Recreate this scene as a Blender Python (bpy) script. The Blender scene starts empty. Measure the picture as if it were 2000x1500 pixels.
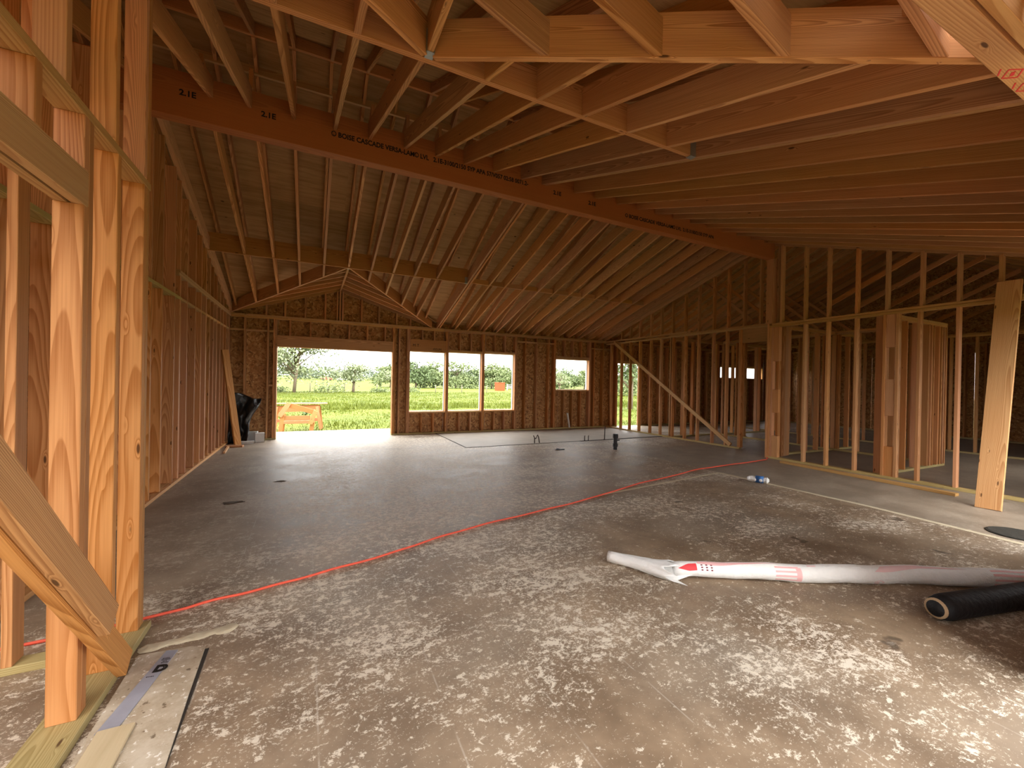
import bpy, bmesh, math, random
import numpy as np
from mathutils import Vector, Matrix
random.seed(7); rng = np.random.default_rng(11)
SC = bpy.context.scene
COL = SC.collection

# ------------------------------------------------------------------ camera
H = 1.39
FPX = 807.02
R3 = Vector((0.898367, -0.438836, 0.018946)); D3 = Vector((0.015348, -0.011746, -0.999813)); F3 = Vector((0.438977, 0.89849, -0.003817))
cam = bpy.data.cameras.new('camera'); camo = bpy.data.objects.new('camera', cam); COL.objects.link(camo)
cam.sensor_width = 36; cam.lens = FPX / 2000 * 36; cam.clip_start = 0.02; cam.clip_end = 2000
camo.matrix_world = Matrix(((R3.x, -D3.x, -F3.x, 0), (R3.y, -D3.y, -F3.y, 0), (R3.z, -D3.z, -F3.z, H), (0, 0, 0, 1)))
SC.camera = camo
SC.cycles.max_bounces = 6; SC.cycles.diffuse_bounces = 4; SC.cycles.glossy_bounces = 2; SC.cycles.transmission_bounces = 1; SC.cycles.caustics_reflective = False
# ------------------------------------------------------------------ view
SC.view_settings.view_transform = 'Standard'; SC.view_settings.look = 'None'
SC.view_settings.gamma = 1; SC.view_settings.use_curve_mapping = False
SC.view_settings.exposure = 3.18

# ------------------------------------------------------------------ world: bright overcast sky
W = bpy.data.worlds.new('world'); SC.world = W; W.use_nodes = True
def sky():
    t = W.node_tree; t.nodes.clear(); L = t.links.new
    tc = t.nodes.new('ShaderNodeTexCoord'); sp = t.nodes.new('ShaderNodeSeparateXYZ'); L(tc.outputs['Generated'], sp.inputs[0])
    mp = t.nodes.new('ShaderNodeMapping'); mp.inputs['Scale'].default_value = (3.5, 3.5, 16); L(tc.outputs['Generated'], mp.inputs[0])
    nz = t.nodes.new('ShaderNodeTexNoise'); nz.inputs['Scale'].default_value = 1.0; nz.inputs['Detail'].default_value = 5; L(mp.outputs[0], nz.inputs['Vector'])
    cr = t.nodes.new('ShaderNodeValToRGB'); cr.color_ramp.elements[0].position = .40; cr.color_ramp.elements[1].position = .60
    cr.color_ramp.elements[0].color = (.44, .46, .48, 1); cr.color_ramp.elements[1].color = (1, .98, .95, 1); L(nz.outputs['Fac'], cr.inputs[0])
    # overcast luminance law: zenith brighter than horizon
    mr = t.nodes.new('ShaderNodeMapRange'); mr.inputs['From Min'].default_value = 0; mr.inputs['From Max'].default_value = 1
    mr.inputs['To Min'].default_value = 0.85; mr.inputs['To Max'].default_value = 1.65; L(sp.outputs['Z'], mr.inputs['Value'])
    bg = t.nodes.new('ShaderNodeBackground'); L(cr.outputs[0], bg.inputs['Color']); L(mr.outputs[0], bg.inputs['Strength'])
    o = t.nodes.new('ShaderNodeOutputWorld'); L(bg.outputs[0], o.inputs[0])
sky()
sun = bpy.data.lights.new('sun', 'SUN'); sun.energy = 0.25; sun.angle = math.radians(40); sun.color = (1, .95, .86)
suno = bpy.data.objects.new('sun', sun); COL.objects.link(suno); suno.rotation_euler = (math.radians(48), 0, math.radians(-20))

# ------------------------------------------------------------------ materials
class NT:
    def __init__(s, name):
        s.m = bpy.data.materials.new(name); s.m.use_nodes = True; s.t = s.m.node_tree
        s.b = s.t.nodes['Principled BSDF']
    def n(s, typ, **kw):
        nd = s.t.nodes.new('ShaderNode' + typ)
        for k, v in kw.items():
            if k.startswith('i_'):
                k = k[2:]; k = int(k) if k.isdigit() else k.replace('_', ' ')
                if hasattr(v, 'is_output') : s.t.links.new(v, nd.inputs[k])
                else: nd.inputs[k].default_value = v
            else: setattr(nd, k, v)
        return nd
    def math(s, op, a, b=None, c=None, clamp=False):
        nd = s.t.nodes.new('ShaderNodeMath'); nd.operation = op; nd.use_clamp = clamp
        for i, v in enumerate((a, b, c)):
            if v is None: continue
            if hasattr(v, 'is_output'): s.t.links.new(v, nd.inputs[i])
            else: nd.inputs[i].default_value = v
        return nd.outputs[0]
    def vec(s, op, a, b):
        nd = s.t.nodes.new('ShaderNodeVectorMath'); nd.operation = op
        for i, v in enumerate((a, b)):
            if hasattr(v, 'is_output'): s.t.links.new(v, nd.inputs[i])
            else: nd.inputs[i].default_value = v
        return nd.outputs[0]
    def noise(s, v, scale, detail=3, rough=.55, dist=0):
        return s.n('TexNoise', i_Vector=v, i_Scale=scale, i_Detail=detail, i_Roughness=rough, i_Distortion=dist).outputs['Fac']
    def ramp(s, f, stops):
        nd = s.t.nodes.new('ShaderNodeValToRGB'); e = nd.color_ramp.elements
        while len(e) < len(stops): e.new(.5)
        for el, (p, c) in zip(e, stops): el.position = p; el.color = (*c, 1) if len(c) == 3 else c
        s.t.links.new(f, nd.inputs[0]); return nd.outputs[0]
    def step(s, f, lo, hi):
        nd = s.t.nodes.new('ShaderNodeMapRange'); nd.interpolation_type = 'SMOOTHSTEP'
        s.t.links.new(f, nd.inputs['Value']); nd.inputs['From Min'].default_value = lo; nd.inputs['From Max'].default_value = hi
        return nd.outputs[0]
    def mix(s, f, a, b, mode='MIX'):
        nd = s.t.nodes.new('ShaderNodeMix'); nd.data_type = 'RGBA'; nd.blend_type = mode
        for sk, v in ((0, f), (6, a), (7, b)):
            if hasattr(v, 'is_output'): s.t.links.new(v, nd.inputs[sk])
            else: nd.inputs[sk].default_value = v if sk == 0 else ((*v, 1) if len(v) == 3 else v)
        return nd.outputs[2]
    def out(s, col=None, rough=None, bump=None, bs=.2, bd=.01, spec=.3):
        if col is not None:
            if hasattr(col, 'is_output'): s.t.links.new(col, s.b.inputs['Base Color'])
            else: s.b.inputs['Base Color'].default_value = (*col, 1)
        if rough is not None:
            if hasattr(rough, 'is_output'): s.t.links.new(rough, s.b.inputs['Roughness'])
            else: s.b.inputs['Roughness'].default_value = rough
        s.b.inputs['Specular IOR Level'].default_value = spec
        if bump is not None:
            bn = s.n('Bump', i_Strength=bs, i_Distance=bd, i_Height=bump); s.t.links.new(bn.outputs[0], s.b.inputs['Normal'])
        return s.m

def wood(name, light, dark, knot=(.085, .036, .012), freq=185, var=.36, rough=.62, contrast=.92, knots=True):
    k = NT(name)
    tc = k.n('TexCoord').outputs['Object']; rnd = k.n('ObjectInfo').outputs['Random']
    r2 = k.math('FRACT', k.math('MULTIPLY', rnd, 17.31)); r3 = k.math('FRACT', k.math('MULTIPLY', rnd, 91.7))
    off = k.n('CombineXYZ', i_0=k.math('MULTIPLY', rnd, 60), i_1=k.math('MULTIPLY', r2, 30), i_2=k.math('MULTIPLY', r3, 30)).outputs[0]
    p = k.vec('ADD', tc, off)
    warp = k.noise(k.vec('MULTIPLY', p, (.75, 4, 4)), 1.0, 1)
    sp = k.n('SeparateXYZ', i_0=tc)
    yy = k.math('SUBTRACT', sp.outputs[1], k.math('MULTIPLY_ADD', r2, .16, -.08)); zz = k.math('SUBTRACT', sp.outputs[2], k.math('MULTIPLY_ADD', r3, .2, .04))
    rr = k.math('SQRT', k.math('ADD', k.math('MULTIPLY', yy, yy), k.math('MULTIPLY', zz, zz)))
    # knots pull the rings aside
    vo = k.n('TexVoronoi', i_Vector=k.vec('MULTIPLY', p, (2.5, 10, 10)), i_Scale=1.0, i_Randomness=1.0).outputs['Distance']
    kn = k.math('SUBTRACT', 1, k.step(vo, .04, .20)) if knots else None
    rr = k.math('ADD', rr, k.math('MULTIPLY', warp, .055)); rr = k.math('MULTIPLY_ADD', sp.outputs[0], .012, rr)
    if knots: rr = k.math('MULTIPLY_ADD', kn, .010, rr)
    ring = k.math('FRACT', k.math('MULTIPLY', rr, freq))
    ring = k.math('MULTIPLY', k.step(ring, .15, .92), k.math('SUBTRACT', 1, k.step(ring, .93, 1.0)))
    fine = k.noise(k.vec('MULTIPLY', p, (2.0, 160, 160)), 1.0, 2, .65)
    f = k.math('ADD', k.math('MULTIPLY', ring, contrast * .72), k.math('MULTIPLY', k.step(fine, .3, .75), contrast * .38), clamp=True)
    c = k.mix(f, light, dark)
    c = k.mix(k.math('MULTIPLY', k.step(warp, .45, .75), .35), c, tuple(a * b for a, b in zip(light, (.86, .70, .55))))
    if knots: c = k.mix(k.math('MULTIPLY', k.math('SUBTRACT', 1, k.step(vo, .045, .085)), .92), c, knot)
    hsv = k.n('HueSaturation', i_Hue=k.math('MULTIPLY_ADD', r2, .012, .491), i_Saturation=k.math('MULTIPLY_ADD', r3, .16, .93), i_Value=k.math('MULTIPLY_ADD', rnd, var, 1.04 - var * .6), i_Color=c).outputs[0]
    return k.out(hsv, rough, spec=.25)

M = {}
M['stud'] = wood('stud_wood', (.64, .34, .15), (.36, .15, .05))
M['rafter'] = wood('rafter_pine', (.62, .335, .14), (.31, .13, .042))
M['plate'] = wood('plate_wood', (.64, .40, .18), (.42, .21, .075))
M['treated'] = wood('treated_wood', (.52, .42, .19), (.33, .25, .09))
M['lvl'] = wood('laminated_beam', (.42, .135, .030), (.27, .075, .015), freq=120, var=.04, contrast=.6, knots=False)
M['ply'] = None
def ply(name, a, b):
    k = NT(name); tc = k.n('TexCoord').outputs['Object']; rnd = k.n('ObjectInfo').outputs['Random']
    off = k.n('CombineXYZ', i_0=k.math('MULTIPLY', rnd, 60), i_1=k.math('MULTIPLY', rnd, 33), i_2=0.0).outputs[0]
    p = k.vec('ADD', tc, off)
    f = k.noise(k.vec('MULTIPLY', p, (1.4, 14, 4)), 1.0, 5, .65, .4)
    g = k.noise(k.vec('MULTIPLY', p, (3, 90, 10)), 1.0, 2)
    c = k.mix(k.math('ADD', k.math('MULTIPLY', k.step(f, .35, .7), .7), k.math('MULTIPLY', g, .3)), a, b)
    vo = k.n('TexVoronoi', i_Vector=k.vec('MULTIPLY', p, (2.2, 3.4, 1)), i_Scale=1.0).outputs['Distance']
    c = k.mix(k.math('SUBTRACT', 1, k.step(vo, .05, .085)), c, (.09, .04, .015))
    h = k.n('HueSaturation', i_Value=k.math('MULTIPLY_ADD', rnd, .3, .82), i_Color=c).outputs[0]
    return k.out(h, .75, spec=.15)
M['ply'] = ply('plywood_sheathing', (.52, .31, .14), (.32, .17, .065))
def osb():
    k = NT('strand_board'); tc = k.n('TexCoord').outputs['Object']; rnd = k.n('ObjectInfo').outputs['Random']
    off = k.n('CombineXYZ', i_0=k.math('MULTIPLY', rnd, 40), i_1=0.0, i_2=k.math('MULTIPLY', rnd, 23)).outputs[0]
    p = k.vec('ADD', tc, off)
    w = k.n('TexNoise', i_Vector=p, i_Scale=9.0, i_Detail=2.0).outputs['Color']
    q = k.vec('ADD', p, k.vec('MULTIPLY', k.vec('SUBTRACT', w, (.5, .5, .5)), (.16, .16, .16)))
    v = k.n('TexVoronoi', i_Vector=k.vec('MULTIPLY', q, (22, 22, 34)), i_Scale=1.0)
    s = k.n('SeparateColor', i_0=v.outputs['Color'])
    c = k.ramp(s.outputs[0], [(0, (.20, .085, .028)), (.3, (.44, .195, .064)), (.65, (.54, .27, .095)), (1, (.66, .39, .16))])
    c = k.mix(k.math('MULTIPLY', k.step(k.noise(p, 3.0, 3), .45, .7), .35), c, (.30, .13, .045))
    c = k.mix(k.math('MULTIPLY', k.step(v.outputs['Distance'], .5, .8), .3), c, (.20, .08, .026))
    return k.out(c, .6, spec=.3)
M['osb'] = osb()
M['pale_ply'] = ply('pale_plywood', (.56, .46, .30), (.44, .35, .21))
def plain(name, col, rough=.6, var=.12, scale=12, spec=.3, metal=0, bump=0):
    k = NT(name); tc = k.n('TexCoord').outputs['Object']; f = k.noise(tc, scale, 4)
    c = k.mix(f, tuple(x * (1 - var) for x in col), tuple(min(1, x * (1 + var)) for x in col))
    k.b.inputs['Metallic'].default_value = metal
    return k.out(c, rough, f if bump else None, bump, .02, spec)
M['steel'] = plain('galvanised_steel', (.42, .44, .44), .4, .15, 60, .5, .8)
M['white_wrap'] = plain('white_house_wrap', (.86, .86, .84), .55, .06, 25, .3, 0, .35)
M['white_edge'] = plain('white_wrap_edge', (.82, .83, .80), .6, .06)
M['black_plastic'] = plain('black_plastic_sheet', (.012, .012, .013), .34, .3, 9, .5, 0, .8)
M['black_felt'] = plain('black_felt_roll', (.012, .012, .014), .65, .35, 30, .3, 0, .4)
M['black_pipe'] = plain('black_drain_plastic', (.018, .018, .02), .4, .2, 20, .4)
M['card'] = plain('cardboard_core', (.50, .36, .22), .8)
M['pink_ink'] = plain('pink_print', (.86, .50, .50), .6)
M['pale_ink'] = plain('pale_pink_print', (.88, .62, .62), .6)
M['red_ink'] = plain('red_print', (.68, .05, .06), .55)
M['dark_ink'] = plain('dark_red_print', (.20, .03, .04), .6)
M['black_ink'] = plain('black_stamp_ink', (.012, .008, .006), .7)
M['cord'] = plain('orange_red_cord', (.80, .11, .06), .45, .1, 40)
M['dark_joint'] = plain('dark_slab_joint', (.035, .028, .022), .9, .3, 20)
M['patch'] = plain('grey_slab_infill', (.40, .345, .28), .6, .22, 3)
M['mortar'] = plain('cream_mortar', (.56, .48, .34), .85, .2, 14, .2, 0, .6)
M['tape'] = plain('grey_blue_tape', (.33, .34, .40), .45, .18, 14)
M['white_box'] = plain('pale_grey_block', (.62, .62, .60), .6)
M['pvc'] = plain('white_pvc', (.80, .80, .76), .35)
M['blue'] = plain('blue_print', (.05, .16, .42), .4)
M['copper'] = plain('dark_copper', (.05, .035, .03), .5, .3)
M['orange'] = plain('orange_paint', (.42, .065, .018), .5)
M['red_paint'] = plain('red_paint', (.55, .06, .06), .3)
M['white_paint'] = plain('white_paint', (.80, .80, .80), .35)
M['glass_dark'] = plain('dark_glass', (.03, .035, .04), .1, .1, 3, .5)
M['rubber'] = plain('tyre_rubber', (.02, .02, .02), .8)
M['bark'] = plain('bark', (.17, .13, .09), .9, .35, 9, .1, 0, .6)
M['pole'] = plain('weathered_pole', (.20, .17, .14), .9, .3, 9, .1)
M['mud'] = plain('dried_mud', (.09, .065, .045), .9, .3, 20)
M['lid'] = plain('dark_iron_lid', (.03, .028, .022), .7, .4, 18, .4, 0, .6)
def leafm(name, a, b):
    k = NT(name); tc = k.n('TexCoord').outputs['Object']; f = k.noise(tc, .9, 4); g = k.noise(tc, 9, 2)
    c = k.mix(k.math('ADD', k.math('MULTIPLY', f, .6), k.math('MULTIPLY', g, .4)), a, b)
    k.b.inputs['Subsurface Weight'].default_value = 0
    return k.out(c, .6, spec=.2)
M['leaf'] = leafm('tree_leaves', (.085, .115, .040), (.21, .25, .11))
M['leaf_pale'] = leafm('pale_tree_leaves', (.12, .15, .07), (.28, .31, .18))
M['leaf_dark'] = leafm('dark_tree_leaves', (.055, .085, .028), (.14, .18, .08))
M['leaf_far'] = leafm('far_tree_leaves', (.09, .12, .08), (.16, .19, .13))
def grassm():
    k = NT('meadow_grass'); tc = k.n('TexCoord').outputs['Object']
    a = k.noise(tc, .12, 4); b = k.noise(tc, 1.2, 5, .7); d = k.noise(tc, 14, 2)
    c = k.mix(k.step(a, .35, .65), (.062, .086, .004), (.104, .122, .009))
    c = k.mix(k.math('MULTIPLY', k.step(b, .45, .65), .6), c, (.034, .058, .003))
    c = k.mix(k.math('MULTIPLY', d, .3), c, (.12, .13, .018))
    return k.out(c, .8, spec=.1)
M['grass'] = grassm()
M['blade'] = leafm('grass_blades', (.056, .086, .004), (.130, .145, .017))
def floorm():
    k = NT('worn_concrete_floor'); tc = k.n('TexCoord').outputs['Object']; sp = k.n('SeparateXYZ', i_0=tc); X, Y = sp.outputs[0], sp.outputs[1]
    big = k.noise(tc, .55, 2, .6); mid = k.noise(tc, 2.2, 4, .65); fin = k.noise(tc, 16, 3, .7)
    # old glue film: brown
    c = k.mix(k.step(mid, .32, .68), (.20, .138, .088), (.345, .25, .165))
    c = k.mix(k.math('MULTIPLY', k.step(big, .45, .70), .55), c, (.30, .26, .21))
    c = k.mix(k.math('MULTIPLY', k.step(fin, .5, .75), .35), c, (.17, .125, .085))
    # flaked pale residue: ragged crumbs and curls in drifting patches
    wv = k.n('TexNoise', i_Vector=tc, i_Scale=5.0, i_Detail=4.0).outputs['Color']
    q = k.vec('ADD', k.vec('MULTIPLY', tc, (1, 1.2, 1)), k.vec('MULTIPLY', k.vec('SUBTRACT', wv, (.5, .5, .5)), (.10, .10, 0)))
    n1 = k.noise(q, 17, 6, .80); n2 = k.noise(q, 60, 4, .75)
    dens = k.noise(k.vec('MULTIPLY', tc, (1, 1.4, 1)), .9, 4, .66)
    gx = k.math('SUBTRACT', X, k.math('MULTIPLY_ADD', Y, .20, .2)); gy_ = k.math('SUBTRACT', Y, 7.0)
    hot = k.math('EXPONENT', k.math('MULTIPLY', k.math('ADD', k.math('MULTIPLY', gx, k.math('MULTIPLY', gx, .40)), k.math('MULTIPLY', gy_, k.math('MULTIPLY', gy_, .07))), -1))  # flakes thickened before the rear door, partly painting in its sky reflection
    dens = k.math('MULTIPLY_ADD', hot, .26, dens)
    cov = k.step(dens, .32, .72)
    thr = k.math('MULTIPLY_ADD', cov, -.125, .612)
    fl = k.step(k.math('SUBTRACT', n1, thr), 0.0, .03)
    fl2 = k.math('MULTIPLY', k.step(k.math('SUBTRACT', n2, k.math('ADD', thr, .02)), 0.0, .04), .75)
    flake = k.math('MAXIMUM', fl, fl2)
    big2 = k.step(k.math('MULTIPLY_ADD', hot, .06, k.noise(q, 2.4, 8, .78)), .635, .665)
    flake = k.math('MAXIMUM', flake, k.math('MULTIPLY', big2, k.math('MULTIPLY_ADD', n2, 1.0, .25)), clamp=True)
    # bare grey slab on the right of the tile edge
    rt = k.step(X, 5.93, 5.98); rt = k.math('MULTIPLY', rt, k.math('SUBTRACT', 1, k.step(Y, 6.3, 7.2)))
    lf = k.math('SUBTRACT', 1, k.step(k.math('MULTIPLY_ADD', big, 1.2, X), -.2, .8)); lf = k.math('MULTIPLY', lf, k.step(Y, 2.8, 3.8))
    bare = k.math('MAXIMUM', rt, k.math('MULTIPLY', lf, .8))
    grey = k.mix(k.step(mid, .3, .7), (.205, .160, .118), (.31, .25, .19))
    c = k.mix(bare, c, grey)
    flake = k.math('MULTIPLY', flake, k.math('SUBTRACT', 1, k.math('MULTIPLY', bare, .88)))
    c = k.mix(k.math('MULTIPLY', flake, .9), c, (.74, .66, .54))
    # chalk lines
    ln = None
    for x0 in (-.42, .06, .52, .98, 1.45, 1.92, 2.6, 3.4):
        d = k.math('ABSOLUTE', k.math('SUBTRACT', k.math('MULTIPLY_ADD', Y, .012 * math.sin(x0 * 9), X), x0))
        s_ = k.math('SUBTRACT', 1, k.step(d, .0015, .005)); ln = s_ if ln is None else k.math('MAXIMUM', ln, s_)
    ln = k.math('MULTIPLY', ln, k.math('MULTIPLY', k.step(k.noise(tc, 5, 3), .42, .6), .32))
    c = k.mix(ln, c, (.66, .60, .52))
    st = k.step(k.noise(tc, 2.9, 3, .5), .70, .74)
    c = k.mix(k.math('MULTIPLY', st, .7), c, (.07, .05, .035))
    rough = k.math('MULTIPLY_ADD', mid, .30, .36); rough = k.math('MULTIPLY_ADD', flake, .2, rough)
    return k.out(c, rough, spec=.34)
M['floor'] = floorm()
def stripm():
    k = NT('pale_slab_strip'); tc = k.n('TexCoord').outputs['Object']
    f = k.noise(tc, 7, 5, .7); g = k.noise(tc, 42, 3, .6)
    c = k.mix(k.step(f, .35, .7), (.42, .34, .24), (.58, .51, .40)); c = k.mix(k.step(g, .60, .68), c, (.78, .75, .68)); c = k.mix(k.step(k.noise(tc, 24, 3), .64, .7), c, (.20, .15, .10))
    return k.out(c, .75, spec=.2)
M['strip'] = stripm()
M['porch'] = plain('pale_porch_concrete', (.34, .30, .245), .75, .15, 4)

# ------------------------------------------------------------------ builders
def props(o, label=None, cat=None, kind=None, group=None):
    if label: o['label'] = label
    if cat: o['category'] = cat
    if kind: o['kind'] = kind
    if group: o['group'] = group
    return o
def link(o, parent=None):
    COL.objects.link(o)
    if parent is not None: o.parent = parent
    return o
def empty(name, loc=(0, 0, 0), **kw):
    o = bpy.data.objects.new(name, None); o.location = loc; o.empty_display_size = .1; link(o); return props(o, **kw)
def mesh_obj(name, verts, faces, mat, parent=None, loc=None, smooth=False):
    me = bpy.data.meshes.new(name); me.from_pydata([tuple(v) for v in verts], [], [tuple(f) for f in faces]); me.update()
    if mat: me.materials.append(mat)
    if smooth: me.polygons.foreach_set('use_smooth', [True] * len(me.polygons))
    o = bpy.data.objects.new(name, me); link(o, parent)
    if loc: o.location = loc
    return o
CACHE = {}
def boxmesh(L, w, h, mat, bev):
    key = (round(L, 3), round(w, 3), round(h, 3), mat.name, bev)
    if key in CACHE: return CACHE[key]
    bm = bmesh.new(); bmesh.ops.create_cube(bm, size=1)
    for v in bm.verts: v.co = Vector(((v.co.x + .5) * L, v.co.y * w, v.co.z * h))
    if bev: bmesh.ops.bevel(bm, geom=list(bm.edges), offset=bev, segments=1, affect='EDGES')
    me = bpy.data.meshes.new('lumber'); bm.to_mesh(me); bm.free(); me.materials.append(mat); CACHE[key] = me; return me
def member(name, p0, p1, w, h, mat, parent, up=(0, 0, 1), bev=.0025):
    """board from p0 to p1 (centre line); h measured along 'up', w across"""
    p0, p1 = Vector(p0), Vector(p1); d = p1 - p0; L = d.length; x = d / L
    up = Vector(up); y = up.cross(x)
    if y.length < 1e-4: y = Vector((0, 1, 0)).cross(x)
    y.normalize(); z = x.cross(y)
    o = bpy.data.objects.new(name, boxmesh(L, w, h, mat, bev)); link(o, parent)
    m = Matrix((x, y, z)).transposed().to_4x4(); m.translation = p0
    if parent is not None and parent.matrix_basis.translation.length > 0: m.translation = p0 - parent.location
    o.matrix_basis = m; return o
def stud(x0, x1, y0, y1, z0, z1, parent, name='stud', mat=None, bev=.0025):
    """upright box given by its extents; grain runs up"""
    mat = mat or M['stud']; wx, wy = x1 - x0, y1 - y0
    return member(name, ((x0 + x1) / 2, (y0 + y1) / 2, z0), ((x0 + x1) / 2, (y0 + y1) / 2, z1), wx, wy, mat, parent, up=(0, 1, 0), bev=bev)
def bar_x(x0, x1, y0, y1, z0, z1, parent, name, mat=None, bev=.0025):
    return member(name, (x0, (y0 + y1) / 2, (z0 + z1) / 2), (x1, (y0 + y1) / 2, (z0 + z1) / 2), y1 - y0, z1 - z0, mat or M['plate'], parent, bev=bev)
def bar_y(x0, x1, y0, y1, z0, z1, parent, name, mat=None, bev=.0025):
    return member(name, ((x0 + x1) / 2, y0, (z0 + z1) / 2), ((x0 + x1) / 2, y1, (z0 + z1) / 2), x1 - x0, z1 - z0, mat or M['plate'], parent, bev=bev)
def rafter(name, p0, p1, t, dep, mat, parent, ends=None):
    """sloping board: p0,p1 on its lower edge, plumb-cut ends, dep = vertical depth"""
    p0, p1 = Vector(p0), Vector(p1); d = p1 - p0; L = d.length; x = d / L
    y = Vector((0, 0, 1)).cross(x).normalized(); z = x.cross(y); vx, vz = x.z * dep, z.z * dep
    e = .0025
    vs = []
    for s in (0, L):
        vs += [(s, -t / 2 + e, 0), (s, t / 2 - e, 0), (s, t / 2, e), (s + vx, t / 2, vz), (s + vx, -t / 2, vz), (s, -t / 2, e)]
    n = 6; fs = [tuple(range(n))[::-1], tuple(range(n, 2 * n))] + [(i, (i + 1) % n, n + (i + 1) % n, n + i) for i in range(n)]
    o = mesh_obj(name, vs, fs, mat, parent); m = Matrix((x, y, z)).transposed().to_4x4(); m.translation = p0; o.matrix_basis = m; return o
def panel(name, poly, thick, mat, parent, nrm=None):
    """flat sheet with thickness from a 3-D polygon; local x along first edge"""
    P = [Vector(p) for p in poly]; o0 = P[0]; x = (P[1] - P[0]).normalized()
    n = Vector((0, 0, 0))
    for i in range(len(P)): n += (P[i] - o0).cross(P[(i + 1) % len(P)] - o0)
    n.normalize(); y = n.cross(x); m = Matrix((x, y, n)).transposed().to_4x4(); m.translation = o0; mi = m.inverted()
    q = [mi @ p for p in P]; k = len(q)
    vs = [(a.x, a.y, 0) for a in q] + [(a.x, a.y, thick) for a in q]
    fs = [tuple(range(k))[::-1], tuple(range(k, 2 * k))] + [(i, (i + 1) % k, k + (i + 1) % k, k + i) for i in range(k)]
    o = mesh_obj(name, vs, fs, mat, parent); o.matrix_basis = m; return o
def clip(poly, a, b, c):
    """keep a*x+b*y<=c of a 2-D polygon"""
    out = []
    for i in range(len(poly)):
        p, q = poly[i], poly[(i + 1) % len(poly)]; dp, dq = a * p[0] + b * p[1] - c, a * q[0] + b * q[1] - c
        if dp <= 0: out.append(p)
        if (dp < 0 < dq) or (dq < 0 < dp):
            t = dp / (dp - dq); out.append((p[0] + (q[0] - p[0]) * t, p[1] + (q[1] - p[1]) * t))
    return out
def area(p): return abs(sum(p[i][0] * p[(i + 1) % len(p)][1] - p[(i + 1) % len(p)][0] * p[i][1] for i in range(len(p)))) / 2 if len(p) > 2 else 0
def tube(name, pts, rad, mat, parent=None, seg=12, cap=True, loc=(0, 0, 0)):
    pts = [Vector(p) for p in pts]; rs = rad if isinstance(rad, (list, tuple)) else [rad] * len(pts)
    vs, fs = [], []; prev = None
    for i, p in enumerate(pts):
        t = (pts[min(i + 1, len(pts) - 1)] - pts[max(i - 1, 0)]).normalized()
        a = prev if prev is not None else (Vector((0, 0, 1)) if abs(t.z) < .9 else Vector((1, 0, 0)))
        u = (a - t * a.dot(t)).normalized(); v = t.cross(u); prev = u
        for j in range(seg):
            an = 2 * math.pi * j / seg; vs.append(p - Vector(loc) + (u * math.cos(an) + v * math.sin(an)) * rs[i])
    for i in range(len(pts) - 1):
        for j in range(seg):
            fs.append((i * seg + j, i * seg + (j + 1) % seg, (i + 1) * seg + (j + 1) % seg, (i + 1) * seg + j))
    if cap: fs.append(tuple(range(seg))[::-1]); fs.append(tuple(range((len(pts) - 1) * seg, len(pts) * seg)))
    o = mesh_obj(name, vs, fs, mat, parent, loc, True); return o
def lathe(name, prof, mat, parent=None, loc=(0, 0, 0), seg=20):
    vs, fs = [], []
    for r, z in prof:
        for j in range(seg): an = 2 * math.pi * j / seg; vs.append((r * math.cos(an), r * math.sin(an), z))
    for i in range(len(prof) - 1):
        for j in range(seg): fs.append((i * seg + j, i * seg + (j + 1) % seg, (i + 1) * seg + (j + 1) % seg, (i + 1) * seg + j))
    fs.append(tuple(range(seg))[::-1]); fs.append(tuple(range((len(prof) - 1) * seg, len(prof) * seg)))
    o = mesh_obj(name, vs, fs, mat, parent, loc); return o
def text(name, body, size, mat, parent, mw, sx=1.0, bold=0.0):
    cu = bpy.data.curves.new('lettering', 'FONT'); cu.body = body; cu.size = size; cu.extrude = .0006; cu.offset = bold; cu.align_y = 'CENTER'; cu.resolution_u = 3
    t = bpy.data.objects.new('lettering', cu); COL.objects.link(t); bpy.context.view_layer.update()
    me = bpy.data.meshes.new_from_object(t.evaluated_get(bpy.context.evaluated_depsgraph_get())); me.materials.clear(); me.materials.append(mat)
    bpy.data.objects.remove(t); o = bpy.data.objects.new(name, me); link(o, parent); o.matrix_basis = mw @ Matrix.Diagonal((sx, 1, 1, 1)); return o

# ------------------------------------------------------------------ key dimensions
YB = 10.70; ZP = 2.79; XL = -1.555; XR = 8.10; XF = 8.60
YBM = 5.03; SB = .30; SF = 1 / 3
zb = lambda y: ZP + SB * (YB - y)            # underside of rear rafters
zf = lambda y: 4.16 - SF * (YBM - y)         # underside of front rafters
GX, GY = .62, 8.37; GZ = zb(GY)              # rear cross gable: apex plan point
WX, WY = .60, 2.47; WZ = zf(WY)              # front wing ridge end
XA, XZ = -5.3, 17.3                          # outer walls

# ------------------------------------------------------------------ floor
FL = empty('floor', label='worn brown concrete floor slab with flaked pale glue residue', cat='floor', kind='structure')
mesh_obj('slab', [(x, y, z) for z in (-.22, 0) for x, y in ((XA - .15, -2.2), (XZ + .15, -2.2), (XZ + .15, 10.9), (XA - .15, 10.9))],
         [(3, 2, 1, 0), (4, 5, 6, 7), (0, 1, 5, 4), (1, 2, 6, 5), (2, 3, 7, 6), (3, 0, 4, 7)], M['floor'], FL)
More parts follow.
